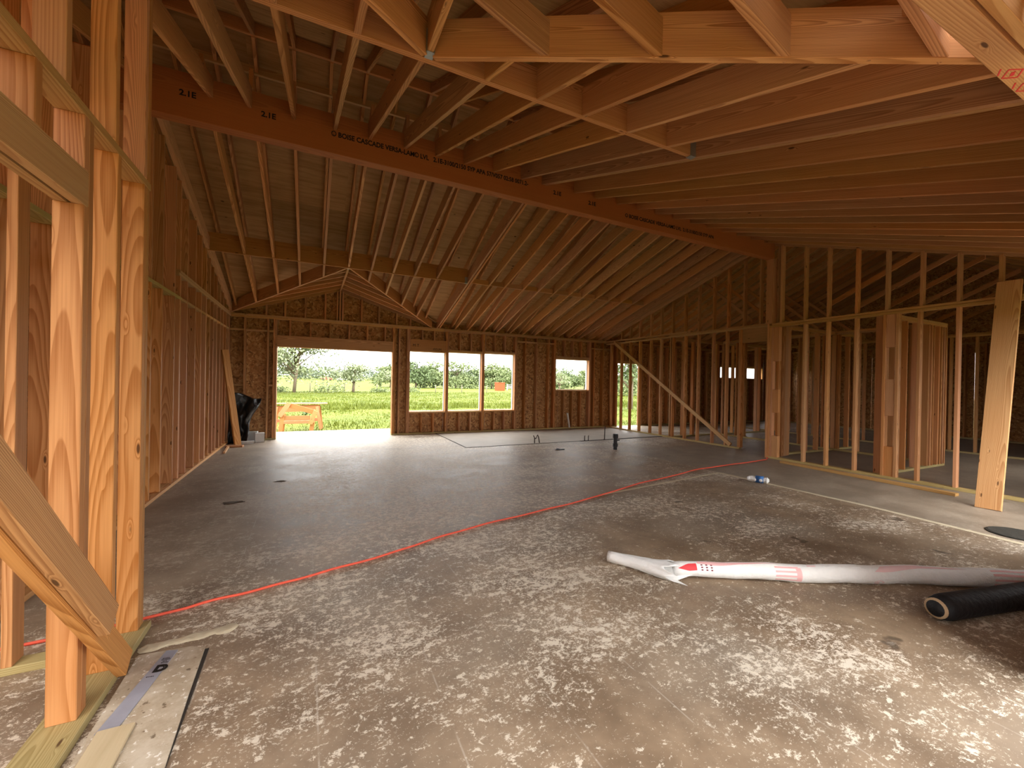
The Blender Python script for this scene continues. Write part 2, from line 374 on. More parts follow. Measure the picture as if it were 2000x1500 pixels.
# kitchen infill slab with a dark joint round it
mesh_obj('infill_slab', [(x, y, z) for z in (-.01, .004) for x, y in ((2.98, 8.22), (8.62, 8.30), (8.62, 10.66), (3.02, 10.66))],
         [(3, 2, 1, 0), (4, 5, 6, 7), (0, 1, 5, 4), (1, 2, 6, 5), (2, 3, 7, 6), (3, 0, 4, 7)], M['patch'], FL)
for a, b, w in (((2.97, 8.205), (5.9, 8.245), .022), ((5.9, 8.245), (8.6, 8.29), .075), ((2.965, 8.2), (3.0, 10.66), .022)):
    member('slab_joint', (*a, 0), (*b, 0), w, .012, M['dark_joint'], FL, bev=0)
# pale tile-edge strips
for a, b, w in (((5.93, 4.5), (5.97, 2.5), .07), ((5.97, 2.5), (5.86, 1.2), .075), ((3.36, 4.17), (5.93, 4.5), .05)):
    member('mortar_line', (*a, 0), (*b, 0), w, .006, M['mortar'], FL, bev=0)
# pale strip beside the near sill
bm = bmesh.new()
vsl = [(-.74, -1.5), (-.44, -1.5), (-.435, .4), (-.44, 1.84), (-.452, 2.2), (-.46, 2.56), (-.52, 2.60), (-.74, 2.62)]
mesh_obj('slab_strip', [(x, y, z) for z in (-.01, .012) for x, y in vsl], [tuple(range(8))[::-1], tuple(range(8, 16))] + [(i, (i + 1) % 8, 8 + (i + 1) % 8, 8 + i) for i in range(8)], M['strip'], FL)
member('slab_joint', (-.43, -1.5, 0), (-.452, 2.56, 0), .018, .010, M['dark_joint'], FL, bev=0)
def mortar_ridge():
    vs, fs = [], []; n = 26
    path = [Vector((-.76 + .42 * (i / (n - 1)), 2.68 + .05 * (i / n) + .004 * math.sin(i * 1.1), 0)) for i in range(n)]
    for i, p in enumerate(path):
        w = .034 + .006 * math.sin(i * .55) + (.014 if 19 < i < 24 else 0)
        if i in (0, n - 1): w = .008
        for j in range(7):
            a = math.pi * j / 6; vs.append((p.x + .004 * math.sin(i * 3 + j), p.y - math.cos(a) * w, .002 + math.sin(a) * (.007 + .002 * math.sin(i * 2.1 + j))))
    for i in range(n - 1):
        for j in range(6): fs.append((i * 7 + j, i * 7 + j + 1, (i + 1) * 7 + j + 1, (i + 1) * 7 + j))
    mesh_obj('mortar_ridge', vs, [f[::-1] for f in fs], M['mortar'], FL, smooth=True)
mortar_ridge()
mesh_obj('porch_slab', [(x, y, z) for z in (-.25, -.02) for x, y in ((-1.6, 10.9), (9.0, 10.9), (9.0, 12.42), (-1.6, 12.38))],
         [(3, 2, 1, 0), (4, 5, 6, 7), (0, 1, 5, 4), (1, 2, 6, 5), (2, 3, 7, 6), (3, 0, 4, 7)], M['porch'], FL)

# ------------------------------------------------------------------ generic stud walls
S = .038
def wall_empty(name, label): return empty(name, label=label, cat='wall', kind='structure')
# ---- back wall
WB = wall_empty('wall_back', 'rear stud wall sheathed in strand board with door and window openings')
y0, y1 = YB, YB + .14
OPEN = [(-.68, 1.86, 0, 2.10), (2.30, 3.25, .585, 2.15), (3.33, 4.29, .585, 2.17), (4.37, 5.31, .595, 2.19), (6.71, 7.94, 1.19, 2.13), (9.10, 10.10, 0, 2.09), (14.1, 16.6, 1.72, 2.14)]
segs = [(XA, -.68), (1.86, 9.10), (10.10, XZ)]
for a, b in segs: bar_x(a, b, y0, y1, 0, S, WB, 'bottom_plate', M['treated'])
for a, b in ((XA, XL), (XL, 3.2), (3.2, 8.6), (8.6, 13), (13, XZ)):
    for z in (ZP - S, ZP - 2 * S - .002): bar_x(a, b - .004, y0, y1, z, z + S, WB, 'top_plate')
full = [-5.2, -4.8, -4.4, -4.0, -3.6, -3.2, -2.8, -2.4, -2.0, -1.60, -1.30, -.86, 2.03, 5.66, 6.04, 6.45, 8.14, 8.50, 8.86, 10.55, 10.95, 11.36, 11.77, 12.18, 12.58, 13.0, 13.4, 13.8, 16.95]
for x in full: stud(x - S / 2, x + S / 2, y0, y1, S, ZP - 2 * S, WB)
for x in (-.74, -.70, 1.88, 1.92, 2.24, 2.28, 3.27, 3.31, 4.31, 4.35, 5.33, 5.37, 6.65, 6.69, 7.96, 8.00, 9.04, 9.08, 10.12, 10.16, 14.06, 16.64):
    stud(x - S / 2, x + S / 2, y0, y1, S, ZP - 2 * S, WB, 'king_stud')
for x0_, x1_, z0_, z1_ in OPEN:
    n = int(round((x1_ - x0_) / .40)); xs = [x0_ + (x1_ - x0_) * (i + 1) / (n + 1) if n < 6 else x0_ + .42 * (i + .6) for i in range(n)]
    xs = [x for x in xs if x < x1_ - .05]
    hz = {-.68: .26, 2.30: .31}.get(x0_, .06 if x0_ < 6 else .09)
    bar_x(x0_, x1_, y0 - .003, y1 - .003, z1_, z1_ + hz, WB, 'header', M['rafter'] if hz > .2 else M['plate'])
    for x in xs: stud(x - S / 2, x + S / 2, y0, y1, z1_ + hz, ZP - 2 * S, WB, 'cripple_stud')
    if z0_ > 0:
        bar_x(x0_, x1_, y0 - .002, y1, z0_ - S, z0_, WB, 'window_sill_plate')
        for x in xs: stud(x - S / 2, x + S / 2, y0, y1, S, z0_ - S, WB, 'cripple_stud')
for a, b, z in ((5.39, 5.64, 2.56), (5.68, 6.02, 2.56), (6.06, 6.43, 2.56), (6.47, 6.63, 2.56), (8.02, 8.12, 2.50), (8.16, 8.48, 2.50), (8.52, 8.84, 2.50), (-1.58, -1.32, 2.42), (-1.28, -.88, 2.42), (-.84, -.76, 2.42), (-1.58, -1.32, 1.20), (-.84, -.76, 1.20)):
    bar_x(a, b, y0, y1, z, z + S, WB, 'blocking')
# gable triangle studs over the plate
gz = lambda x: GZ - .315 * abs(x - GX)
for x in (-.90, -.53, -.12, .30, .56, .62, .68, 1.11, 1.52, 1.95, 2.3):
    if gz(x) - ZP > .06: stud(x - S / 2, x + S / 2, y0, y1, ZP, gz(x) + .02, WB, 'gable_stud')
# strand board sheets behind the studs
def sheets(a, b, zt, openings, yy, parent):
    x = a
    while x < b - .01:
        xe = min(x + 1.219, b)
        cuts = sorted({x, xe, *[v for o in openings for v in o[:2] if x < v < xe]})
        for u, v in zip(cuts, cuts[1:]):
            spans = [(0.0, zt)]
            for o in openings:
                if o[0] < v - .001 and o[1] > u + .001:
                    ns = []
                    for s0, s1 in spans:
                        if o[2] > s0: ns.append((s0, min(s1, o[2])))
                        if o[3] < s1: ns.append((max(s0, o[3]), s1))
                    spans = [q for q in ns if q[1] - q[0] > .01]
            for s0, s1 in spans:
                panel('strand_board_panel', [(u + .002, yy, s0), (u + .002, yy, s1), (v - .002, yy, s1), (v - .002, yy, s0)], .012, M['osb'], parent)
        x = xe
sheets(XA, XZ, ZP, OPEN, y1 + .013, WB)
def wrap(a, b):
    for u, v in zip(np.arange(a, b, 2.7), list(np.arange(a, b, 2.7)[1:]) + [b]):
        cuts = sorted({float(u), float(v), *[q for o in OPEN for q in o[:2] if u < q < v]})
        for c0, c1 in zip(cuts, cuts[1:]):
            zs = [(-.1, ZP + .14)]
            for o in OPEN:
                if o[0] < c1 - .001 and o[1] > c0 + .001: zs = [z for z in ((-.1, o[2]), (o[3], ZP + .14)) if z[1] - z[0] > .11]
            for z0_, z1_ in zs: panel('house_wrap', [(c0, y1 + .017, z0_), (c0, y1 + .017, z1_), (c1, y1 + .017, z1_), (c1, y1 + .017, z0_)], .003, M['white_edge'], WB)
wrap(XA, XZ)
for s in (-1, 1):
    for a, b in ((0, 1.2), (1.2, 2.45)):
        xa, xb = GX + s * a, GX + s * b
        pts = [(xa, y1 + .001, ZP), (xb, y1 + .001, ZP), (xb, y1 + .001, gz(xb) + .215), (xa, y1 + .001, gz(xa) + .215)]
        panel('strand_board_panel', pts if s > 0 else pts[::-1], .012, M['osb'], WB)
# stamped words on the sheets and header lettering
up_y = Matrix(((1, 0, 0, 0), (0, 0, -1, 0), (0, 1, 0, 0), (0, 0, 0, 1)))
text('printed_stamp', 'M T', .10, M['black_ink'], WB, Matrix.Translation((2.36, y0 - .006, 2.30)) @ up_y)
text('printed_stamp', '-FCUM', .08, M['black_ink'], WB, Matrix.Translation((2.88, y0 - .006, 2.22)) @ up_y)
# ---- wrapped window openings
WINL = ['white wrapped edge of rough window opening next to the wide door opening', 'white wrapped edge of the middle tall rough window opening', 'white wrapped edge of tall rough window opening nearest the blank sheathing', 'white wrapped edge of the small high square rough window opening', 'white wrapped edge of low strip window in the far side room']
for i, (x0_, x1_, z0_, z1_) in enumerate([o for o in OPEN if o[2] > 0]):
    e = .016; yy0, yy1 = y1 - .03, y1 + .03
    o = empty('window_%d' % (i + 1), label=WINL[i], cat='window', kind='structure')
    bar_x(x0_, x1_, yy0, yy1, z0_, z0_ + e, o, 'window_flashing', M['white_edge'], 0); bar_x(x0_, x1_, yy0, yy1, z1_ - e * .6, z1_, o, 'window_flashing', M['white_edge'], 0)
    stud(x0_, x0_ + e, yy0, yy1, z0_ + e, z1_ - e, o, 'window_flashing', M['white_edge'], 0); stud(x1_ - e, x1_, yy0, yy1, z0_ + e, z1_ - e, o, 'window_flashing', M['white_edge'], 0)

# ---- left wall of the great room
WL = wall_empty('wall_left', 'tall left stud wall rising to the sloping rafter line')
lx0, lx1 = XL - .14, XL
ys = [3.0, 3.45, 3.9, 4.35, 4.8, 5.25, 5.72, 6.09, 6.57, 6.81, 7.17, 7.62, 7.99, 8.32, 8.62, 8.90, 9.20, 9.53, 9.83, 10.12, 10.45]
bar_y(lx0, lx1 + .02, 2.94, YB, 0, S, WL, 'bottom_plate', M['plate'])
bar_y(lx0, lx1, 2.94, 6.9, 2.40, 2.44, WL, 'top_plate', M['treated'])
bar_y(lx0, lx1, 6.78, YB, 2.71, 2.75, WL, 'top_plate'); bar_y(lx0, lx1, 6.82, YB, 2.752, 2.79, WL, 'top_plate')
for i, y in enumerate(ys):
    lo = 2.40 if y < 6.78 else 2.71; hi = 2.44 if y < 6.78 else 2.79
    zt = zb(y) if y > YBM + .1 else zf(y)
    wd = S if y not in (6.81, 8.32) else .06
    stud(lx0, lx1, y, y + wd, S, lo, WL); 
    if zt > hi + .05: stud(lx0, lx1, y, y + S, hi, zt, WL, 'gable_stud')
    if 6.8 < y < 10.4 and i + 1 < len(ys): bar_y(lx0, lx1 - .002, y + wd, ys[i + 1], 2.40, 2.438, WL, 'blocking')
# ---- near left wall with header
WN = wall_empty('wall_left_near', 'stud wall with cased opening and header closest to the viewer')
nx0, nx1 = -.89, -.80
bar_y(nx0 - .03, nx1 + .03, -1.5, 2.92, 0, S, WN, 'bottom_plate', M['treated'])
bar_y(nx0, nx1, -.6, 2.92, 2.40, 2.438, WN, 'top_plate')
stud(nx0, nx1, 2.18, 2.218, S, 2.05, WN, 'trimmer_stud'); stud(nx0, nx1, 2.220, 2.258, S, 2.40, WN, 'king_stud')
stud(nx0, nx1, 2.49, 2.528, S, 2.40, WN); stud(nx0, nx1, 2.82, 2.858, S, 2.40, WN); stud(nx0, nx1, 2.862, 2.90, S, 2.40, WN)
member('header', (nx0 + .021, -.6, 2.12), (nx0 + .021, 2.218, 2.12), S, .14, M['plate'], WN); member('header', (nx1 - .019, -.6, 2.12), (nx1 - .019, 2.218, 2.12), S, .14, M['plate'], WN)
for y in (1.30, 1.62, 1.86, 2.18): stud(nx0, nx1, y, y + S, 2.19, 2.40, WN, 'cripple_stud')
for y in (1.20, 1.62, 2.04, 2.46, 2.82, 2.87): stud(nx0, nx1, y, y + S, 2.438, 3.7 if y > 2.5 else 3.3, WN, 'gable_stud')
member('block', (-.98, 2.30, 2.62), (-.98, 2.30, 2.86), .09, S, M['stud'], WN, up=(0, 1, 0))
# ---- cross wall to the left of it, and parallel wall further in
WC = wall_empty('wall_left_cross', 'dim cross partition of studs seen behind the near posts')
bar_x(XA, nx0 - .03, 2.70, 2.79, 0, S, WC, 'bottom_plate', M['treated']); bar_x(XA, nx0, 2.70, 2.79, 2.40, 2.438, WC, 'top_plate')
for x in (-1.25, -1.66, -2.07, -2.48, -2.88, -3.3, -3.7, -4.1, -4.5): stud(x, x + S, 2.70, 2.79, S, 2.40, WC)
WO = wall_empty('wall_left_outer', 'outer left wall of strand board in the dim side room')
for i in range(10):
    ya = -1.2 + i * 1.219
    panel('strand_board_panel', [(XA, ya, 0), (XA, ya, ZP), (XA, min(ya + 1.215, 10.8), ZP), (XA, min(ya + 1.215, 10.8), 0)][::-1], .012, M['osb'], WO)
for i in range(26): stud(XA + .013, XA + .15, -1.0 + i * .45, -1.0 + i * .45 + S, S, ZP - S, WO)
bar_y(XA + .013, XA + .15, -1.2, 10.7, 0, S, WO, 'bottom_plate', M['treated']); bar_y(XA + .013, XA + .15, -1.2, 10.7, ZP - S, ZP, WO, 'top_plate')

# ---- right walls
WRF = wall_empty('wall_right_far', 'far right stud partition with stepped gable studs above the plate')
fx0, fx1 = XF, XF + .09
bar_y(fx0, fx1, 6.03, 8.1, 0, S, WRF, 'bottom_plate', M['treated']); bar_y(fx0, fx1, 8.1, YB, 0, S, WRF, 'bottom_plate', M['treated'])
bar_y(fx0, fx1, 5.05, YB, 2.66, 2.698, WRF, 'top_plate'); bar_y(fx0 - .004, fx1, 5.05, 8.0, 2.70, 2.738, WRF, 'top_plate'); bar_y(fx0, fx1, 7.4, YB, 2.74, 2.778, WRF, 'top_plate')
for y in (10.45, 9.97, 9.58, 9.18, 8.75, 8.37, 8.02, 7.95, 7.55, 7.16, 6.74, 6.38, 6.05, 6.01):
    stud(fx0, fx1, y, y + S, S, 2.66, WRF)
for y in (9.97, 9.58, 9.18, 8.75, 8.37, 7.98, 7.57, 7.16, 6.74, 6.36, 5.97, 5.6, 5.22):
    if zb(y) > 2.83: stud(fx0, fx1, y, y + S, 2.78 if y > 7.4 else 2.738, zb(y) + .03, WRF, 'gable_stud')
bar_y(fx0 + .01, fx1 - .01, 5.1, 6.03, 2.36, 2.66, WRF, 'header', M['rafter'])
WRN = wall_empty('wall_right_near', 'near right open stud partition with tall studs above its plate')
rx0, rx1 = XR, XR + .09
bar_y(rx0, rx1 + .03, .75, 5.09, 0, S, WRN, 'bottom_plate', M['treated'])
bar_y(rx0 - .01, rx1, .75, 5.09, 2.56, 2.598, WRN, 'top_plate'); bar_y(rx0, rx1, .75, 5.05, 2.60, 2.638, WRN, 'top_plate')
for y in (5.05, 5.01, 4.43, 4.06, 3.64, 3.26, 3.10, 2.85, 2.44, 2.05, 1.6, 1.2): stud(rx0, rx1, y, y + S, S, 2.56, WRN)
for z0_, z1_ in ((S, .5), (.98, 1.55), (2.05, 2.56)): stud(rx0 + .012, rx1, 3.14, 3.26, z0_, z1_, WRN, 'blocking')
for z0_, z1_ in ((S, .45), (.9, 1.35), (1.9, 2.56)): stud(rx0 + .004, rx1, 4.90, 5.01, z0_, z1_, WRN, 'blocking')
for x, y in ((8.20, 4.86), (8.30, 4.84), (8.42, 4.86), (8.54, 4.88)): stud(x, x + .09, y + .1, y + .1 + S, S, 2.6, WRN, 'jack_stud')
for y in (4.86, 4.44, 4.06, 3.64, 3.24, 2.83, 2.44, 2.05, 1.6):
    stud(rx0, rx1, y, y + S, 2.638, zf(y) + .02, WRN, 'gable_stud')
stud(rx0 - .02, rx1 + .03, 5.03, 5.16, 2.638, 3.90, WRN, 'beam_post')
stud(rx0 - .01, rx1, 5.09, 5.13, 0.0, 2.64, WRN, 'beam_post')

def partition(name, label, ax, c, a, b, skip=(), zt=2.6, step=.41, dbl=()):
    w = wall_empty(name, label); t = .045
    f = (lambda u, v, z0, z1, nm, mt: bar_x(u, v, c - t, c + t, z0, z1, w, nm, mt)) if ax == 'x' else (lambda u, v, z0, z1, nm, mt: bar_y(c - t, c + t, u, v, z0, z1, w, nm, mt))
    f(a, b, 0, S, 'bottom_plate', M['treated']); f(a, b, zt, zt + S, 'top_plate', M['plate']); f(a, b, zt + S + .001, zt + 2 * S, 'top_plate', M['plate'])
    u = a
    pos = []
    while u < b - .02: pos.append(u); u += step
    pos += [b - S] + list(dbl)
    for u in pos:
        if any(s0 < u < s1 for s0, s1 in skip): continue
        if ax == 'x': stud(u, u + S, c - t, c + t, S, zt, w)
        else: stud(c - t, c + t, u, u + S, S, zt, w)
    return w
partition('wall_right_closet', 'short closet partition running back from the near right studs', 'x', 3.40, 8.24, 10.62, zt=2.56, dbl=(8.42, 8.78, 10.0, 10.08, 10.4, 10.5))
partition('wall_right_hall', 'hall partition behind the tall corner post', 'x', 5.22, 8.75, 11.6, skip=((8.9, 9.5),), dbl=(9.52, 9.58, 10.66, 10.72, 10.8))
partition('wall_right_inner', 'inner partition parallel to the right studs', 'y', 10.66, 3.46, 8.0, skip=((3.9, 4.7), (6.6, 7.3)), dbl=(3.85, 4.72, 5.4, 6.55, 7.32))
partition('wall_right_bath', 'dim partition behind the diagonal brace', 'x', 8.10, 8.72, 14.0, skip=((9.6, 10.4), (11.5, 12.2)), dbl=(9.55, 9.5, 10.45, 10.5, 11.45, 12.25))
partition('wall_right_deep', 'deep partition across the far side room', 'y', 13.2, .8, 10.6, skip=((4.2, 5.0), (8.4, 9.9)), dbl=(4.15, 5.05, 2.0, 2.06))
WRO = wall_empty('wall_right_outer', 'outer right wall of strand board beyond the partitions')
for i in range(9):
    ya = .0 + i * 1.219
    panel('strand_board_panel', [(XZ, ya, 0), (XZ, min(ya + 1.215, 10.8), 0), (XZ, min(ya + 1.215, 10.8), ZP), (XZ, ya, ZP)][::-1], .012, M['osb'], WRO)
for i in range(26): stud(XZ - .15, XZ - .013, .1 + i * .41, .1 + i * .41 + S, S, ZP - S, WRO)
bar_y(XZ - .15, XZ - .013, 0, 10.7, 0, S, WRO, 'bottom_plate', M['treated']); bar_y(XZ - .15, XZ - .013, 0, 10.7, ZP - S, ZP, WRO, 'top_plate')
# ---- front wall: plate over the wide opening, sheathed beyond the frame
WF = wall_empty('wall_front', 'front wall plate over the wide opening above the viewer')
bar_x(1.55, 8.0, .57, .655, 2.66, 2.698, WF, 'top_plate', M['plate'])
bar_x(1.60, 8.0, .525, .563, 2.668, 2.86, WF, 'rim_board', M['plate'])
for i in (0, 7, 8): stud(4.9 + i * .41, 4.9 + i * .41 + S, .57, .655, S, 2.66, WF)
for i in range(12):
    xa = 3.12 + i * 1.219  # unseen sheathing, its start placed for the light it lets past
    if 5.4 < xa + .6 < 7.8 or 10.0 < xa + .6 < 11.2:  # unseen openings added to bring daylight onto right studs and side rooms
        for z0_, z1_ in ((0, .35), (2.3, 2.75)): panel('strand_board_panel', [(xa, .52, z0_), (xa + 1.215, .52, z0_), (xa + 1.215, .52, z1_), (xa, .52, z1_)][::-1], .012, M['osb'], WF)
    else: panel('strand_board_panel', [(xa, .52, 0), (min(xa + 1.215, XZ), .52, 0), (min(xa + 1.215, XZ), .52, 2.75), (xa, .52, 2.75)][::-1], .012, M['osb'], WF)
# unseen panels added to block light: entry gable, open below head height, left-room front
WE = wall_empty('wall_entry_light_block', 'unseen entry gable wall added behind the viewer to block sky light')
for (xa, xb) in ((-1.1, WX), (WX, 2.45)):
    panel('strand_board_panel', [(xa, -.85, 2.25), (xb, -.85, 2.25), (xb, -.85, WZ + .18 - SF * abs(xb - WX)), (xa, -.85, WZ + .18 - SF * abs(xa - WX))][::-1], .012, M['osb'], WE)
bar_x(-.95, 2.4, -.84, -.75, 2.12, 2.26, WE, 'header', M['rafter']); stud(-.93, -.89, -.84, -.75, 0, 2.12, WE); stud(1.16, 1.20, -.84, -.75, 0, 2.12, WE)
panel('strand_board_panel', [(1.2, -.85, 0), (2.45, -.85, 0), (2.45, -.85, 2.25), (1.2, -.85, 2.25)][::-1], .012, M['osb'], WE)  # unseen panel added to narrow the light from the entry
for i in range(4):
    xa = XA + i * 1.1; panel('strand_board_panel', [(xa, -.85, 0), (xa + 1.096, -.85, 0), (xa + 1.096, -.85, 3.1), (xa, -.85, 3.1)][::-1], .012, M['osb'], WE)
panel('strand_board_panel', [(2.44, -.85, 1.95), (2.44, .50, 1.95), (2.44, .50, 2.98), (2.44, -.85, 2.98)], .012, M['osb'], WE)  # unseen side panel added to keep low sky light off the valley rafters
# red grade stamp on the plate underside
fl_dn = Matrix(((1, 0, 0, 0), (0, -1, 0, 0), (0, 0, -1, 0), (0, 0, 0, 1)))
for x in (2.50, 2.66):
    c4 = [(x - .045, .618), (x, .648), (x + .045, .618), (x, .592)]
    for p_, q_ in zip(c4, c4[1:] + c4[:1]): member('grade_stamp', (*p_, 2.6595), (*q_, 2.6595), .005, .002, M['red_ink'], WF, bev=0)
    member('grade_stamp', (x - .012, .614, 2.6595), (x + .014, .626, 2.6595), .012, .002, M['red_ink'], WF, bev=0); member('grade_stamp', (x - .075, .632, 2.6595), (x - .035, .650, 2.6595), .005, .002, M['red_ink'], WF, bev=0)

# ------------------------------------------------------------------ ceiling: beam, rafters, headers, valleys
CE = empty('ceiling', label='open vaulted ceiling of pine rafters hung from a long laminated ridge beam', cat='ceiling', kind='structure')
BM = bar_x(-2.0, 8.12, YBM, YBM + .135, 3.90, 4.34, CE, 'ridge_beam', M['lvl'], .004)
bmi = BM.matrix_basis.inverted()
def btext(body, x, z, size, sx=1.0, bold=.0024): text('printed_text', body, size, M['black_ink'], BM, bmi @ Matrix.Translation((x, YBM - .001, z)) @ up_y, sx, bold)
btext('\u00ae BOISE CASCADE VERSA-LAM\u00ae LVL   2.1E-3100/2150 SYP APA 57/V057 02:58 0071.2-', .17, 4.115, .078, .86)
for x, z in ((-1.18, 4.135), (-.50, 4.13), (3.05, 4.09), (3.66, 4.07)): btext('2.1E', x, z, .078, 1.0)
btext('\u00ae BOISE CASCADE VERSA-LAM\u00ae LVL  2.1E-3100/2150 SYP APA', 4.36, 4.02, .078, .95)
RT, RD = .038, .20
# rear rafters
gval = lambda x: GY + abs(x - GX) * (YB - GY) / 2.21      # plan line of the rear valleys
rx = [-1.55, -1.04, -.61, -.21, .20, .62, 1.03, 1.44, 1.86, 2.32, 3.0, 3.06, 3.49, 3.86, 4.32, 4.71, 5.13, 5.55, 5.95, 6.35, 6.75, 7.15, 7.55, 7.95, 8.33, 8.56]
for x in rx:
    ye = gval(x) if -1.5 < x < 2.8 else YB + .12
    d = RD if x not in (3.0, 3.06) else .24
    rafter('rafter', (x, YBM + .13, zb(YBM + .13)), (x, ye, zb(ye)), RT if x > -1.5 else .05, d, M['rafter'], CE)
# rear header and valleys
for a, b in ((-1.56, 2.98), ): rafter('header', (a, GY, GZ - .005), (b, GY, GZ - .005), S, .30, M['rafter'], CE)
xs_ = [x for x in rx if x >= 3.06]
for u, v in zip(xs_, xs_[1:]):
    if v - u > .2 and v < 8.0: bar_x(u + .022, v - .022, GY - .02 + .0 * u, GY + .02, GZ + .01, GZ + .11, CE, 'blocking', M['rafter'])
rafter('valley_rafter', (GX, GY, GZ), (XL - .02, YB, ZP), S, .24, M['rafter'], CE); rafter('valley_rafter', (GX, GY, GZ), (2.84, YB, ZP), S, .24, M['rafter'], CE)
rafter('gable_ridge', (GX, GY, GZ), (GX, YB + .1, GZ), S, .2, M['rafter'], CE)
for y in (8.72, 9.10, 9.50, 9.92, 10.34, 10.74):
    w = (y - GY) * 2.21 / (YB - GY); w = min(w, 2.2)
    for s in (-1, 1): rafter('gable_rafter', (GX + s * .02, y, GZ), (GX + s * w, y, GZ - .315 * w), S, .15, M['rafter'], CE)
# front rafters
fxs = [-1.5, -.93, -.60, -.20, .205, .575, .98, 1.36, 1.73, 2.14]
wval = lambda x: WY - abs(x - WX)                        # plan line of the front valleys
for x in fxs:
    rafter('rafter', (x, YBM, zf(YBM)), (x, WY + .02, zf(WY + .02)), RT, RD, M['rafter'], CE)
    ye = wval(x)
    if abs(x - WX) > .15 and ye > .7: rafter('rafter', (x, WY - .02, zf(WY - .02)), (x, ye, zf(ye)), RT, RD, M['rafter'], CE)
    elif ye <= .7 and x > 0: rafter('rafter', (x, WY - .02, zf(WY - .02)), (x, .70, zf(.70)), RT, RD, M['rafter'], CE)
for x in (2.55, ): 
    rafter('rafter', (x, YBM, zf(YBM)), (x, WY + .02, zf(WY + .02)), RT, RD, M['rafter'], CE); rafter('rafter', (x, WY - .02, zf(WY - .02)), (x, .62, zf(.62)), RT, RD, M['rafter'], CE)
for x in (2.88, 2.92, 3.42, 3.79, 4.20, 4.60, 5.0, 5.4, 5.8, 6.2, 6.6, 7.0, 7.4, 7.8, 8.13):
    rafter('rafter', (x, YBM, zf(YBM)), (x, .60, zf(.60)), RT, RD, M['rafter'], CE)
rafter('header', (-1.6, WY, WZ - .004), (2.86, WY, WZ - .004), S, .21, M['rafter'], CE)
rafter('valley_rafter', (WX + .03, WY - .05, WZ - .015), (2.43, WY - 1.83, zf(WY - 1.83)), S, .22, M['rafter'], CE)
rafter('valley_rafter', (WX - .03, WY - .05, WZ - .015), (WX - 1.55, WY - 1.57, zf(WY - 1.57)), S, .22, M['rafter'], CE)
rafter('wing_ridge', (WX, WY - .02, WZ), (WX, -1.0, WZ), S, .22, M['rafter'], CE)
for i, y in enumerate((1.93, 1.53, 1.15, .76, .36, -.04, -.44, -.84)):
    for s in (-1, 1):
        if s > 0 and -.2 < y < .7: continue
        w = min(WY - y, 1.55 if s < 0 else 1.95)
        rafter('wing_rafter', (WX + s * .02, y, WZ), (WX + s * w, y, WZ - SF * w), S, .19, M['rafter'], CE)
# steel hangers
def hanger(x, y, z, rot=0):
    h = empty_part = bpy.data.objects.new('joist_hanger', None)
    vs, fs = [], []
    def bx(a, b):
        i = len(vs); vs.extend([(p, q, r) for r in (a[2], b[2]) for p, q in ((a[0], a[1]), (b[0], a[1]), (b[0], b[1]), (a[0], b[1]))])
        fs.extend([tuple(i + j for j in f) for f in ((3, 2, 1, 0), (4, 5, 6, 7), (0, 1, 5, 4), (1, 2, 6, 5), (2, 3, 7, 6), (3, 0, 4, 7))])
    bx((-.024, -.03, -.003), (.024, .03, 0)); bx((-.024, -.03, 0), (-.021, .03, .13)); bx((.021, -.03, 0), (.024, .03, .13))
    o = mesh_obj('joist_hanger', vs, fs, M['steel'], CE); o.location = (x, y, z); o.rotation_euler = (0, 0, rot); return o
hanger(WX, WY - .055, WZ - .004); hanger(2.83, WY, WZ - .006, math.pi / 2); hanger(GX, GY + .06, GZ - .004); hanger(2.95, GY, GZ - .008, math.pi / 2)

# ------------------------------------------------------------------ roof above
RO = empty('roof', label='plywood roof deck with its own rafters above the ceiling timbers', cat='roof', kind='structure')
YR, ZR = 5.46, 5.21; US = .45
ub = lambda y: 2.85 + US * (YB - y)                       # underside of upper rear rafters
UF = (ZR - 2.87) / (YR - .70)
uf = lambda y: ZR - UF * (YR - y)
UD = .14
ggz = lambda x: 3.70 - .315 * abs(x - GX); gyv = lambda x: YB - (ggz(x) - (2.85 + UD)) / US
wgz = lambda x: 3.52 - SF * abs(x - WX); wyv = lambda x: .70 + (wgz(x) - (2.87 + UD)) / UF
rafter('ridge_board', (XA, YR, ZR), (XZ, YR, ZR), S, .19, M['rafter'], RO)
rafter('purlin', (-1.7, 5.85, ub(5.85) - .01), (7.9, 5.85, ub(5.85) - .01), S, .09, M['plate'], RO)
x = XA + .2
while x < XZ:
    ye = gyv(x) if abs(x - GX) < 2.2 else YB + .35
    rafter('roof_rafter', (x, YR + .02, ub(YR + .02)), (x, ye, ub(ye)), S, UD, M['rafter'], RO)
    ye = wyv(x) if abs(x - WX) < 1.5 else .1
    if ye < 4.5 and x > -2.2: rafter('roof_rafter', (x, YR - .02, uf(YR - .02)), (x, ye, uf(ye)), S, UD, M['rafter'], RO)
    x += .406
def deck(f, dz, ya, yb, cutl, xs0, xs1, rev):
    y = ya; row = 0
    while y < yb - .05:
        ye = min(y + 1.16, yb); x = xs0 - (1.22 if row % 2 else 0)
        while x < xs1:
            a, b = max(x, xs0), min(x + 2.438, xs1)
            for u, v in ([(a, b)] if not (a < cutl[0] < b) else [(a, cutl[0]), (cutl[0], b)]):
                if v - u < .02: continue
                poly = [(u, y), (v, y), (v, ye), (u, ye)]
                poly = cutl[1](poly, (u + v) / 2)
                if area(poly) < .01: continue
                P = [(p[0], p[1], f(p[1]) + dz) for p in poly]
                panel('roof_sheet', P, .012, M['ply'], RO)
            x += 2.438
        y = ye; row += 1
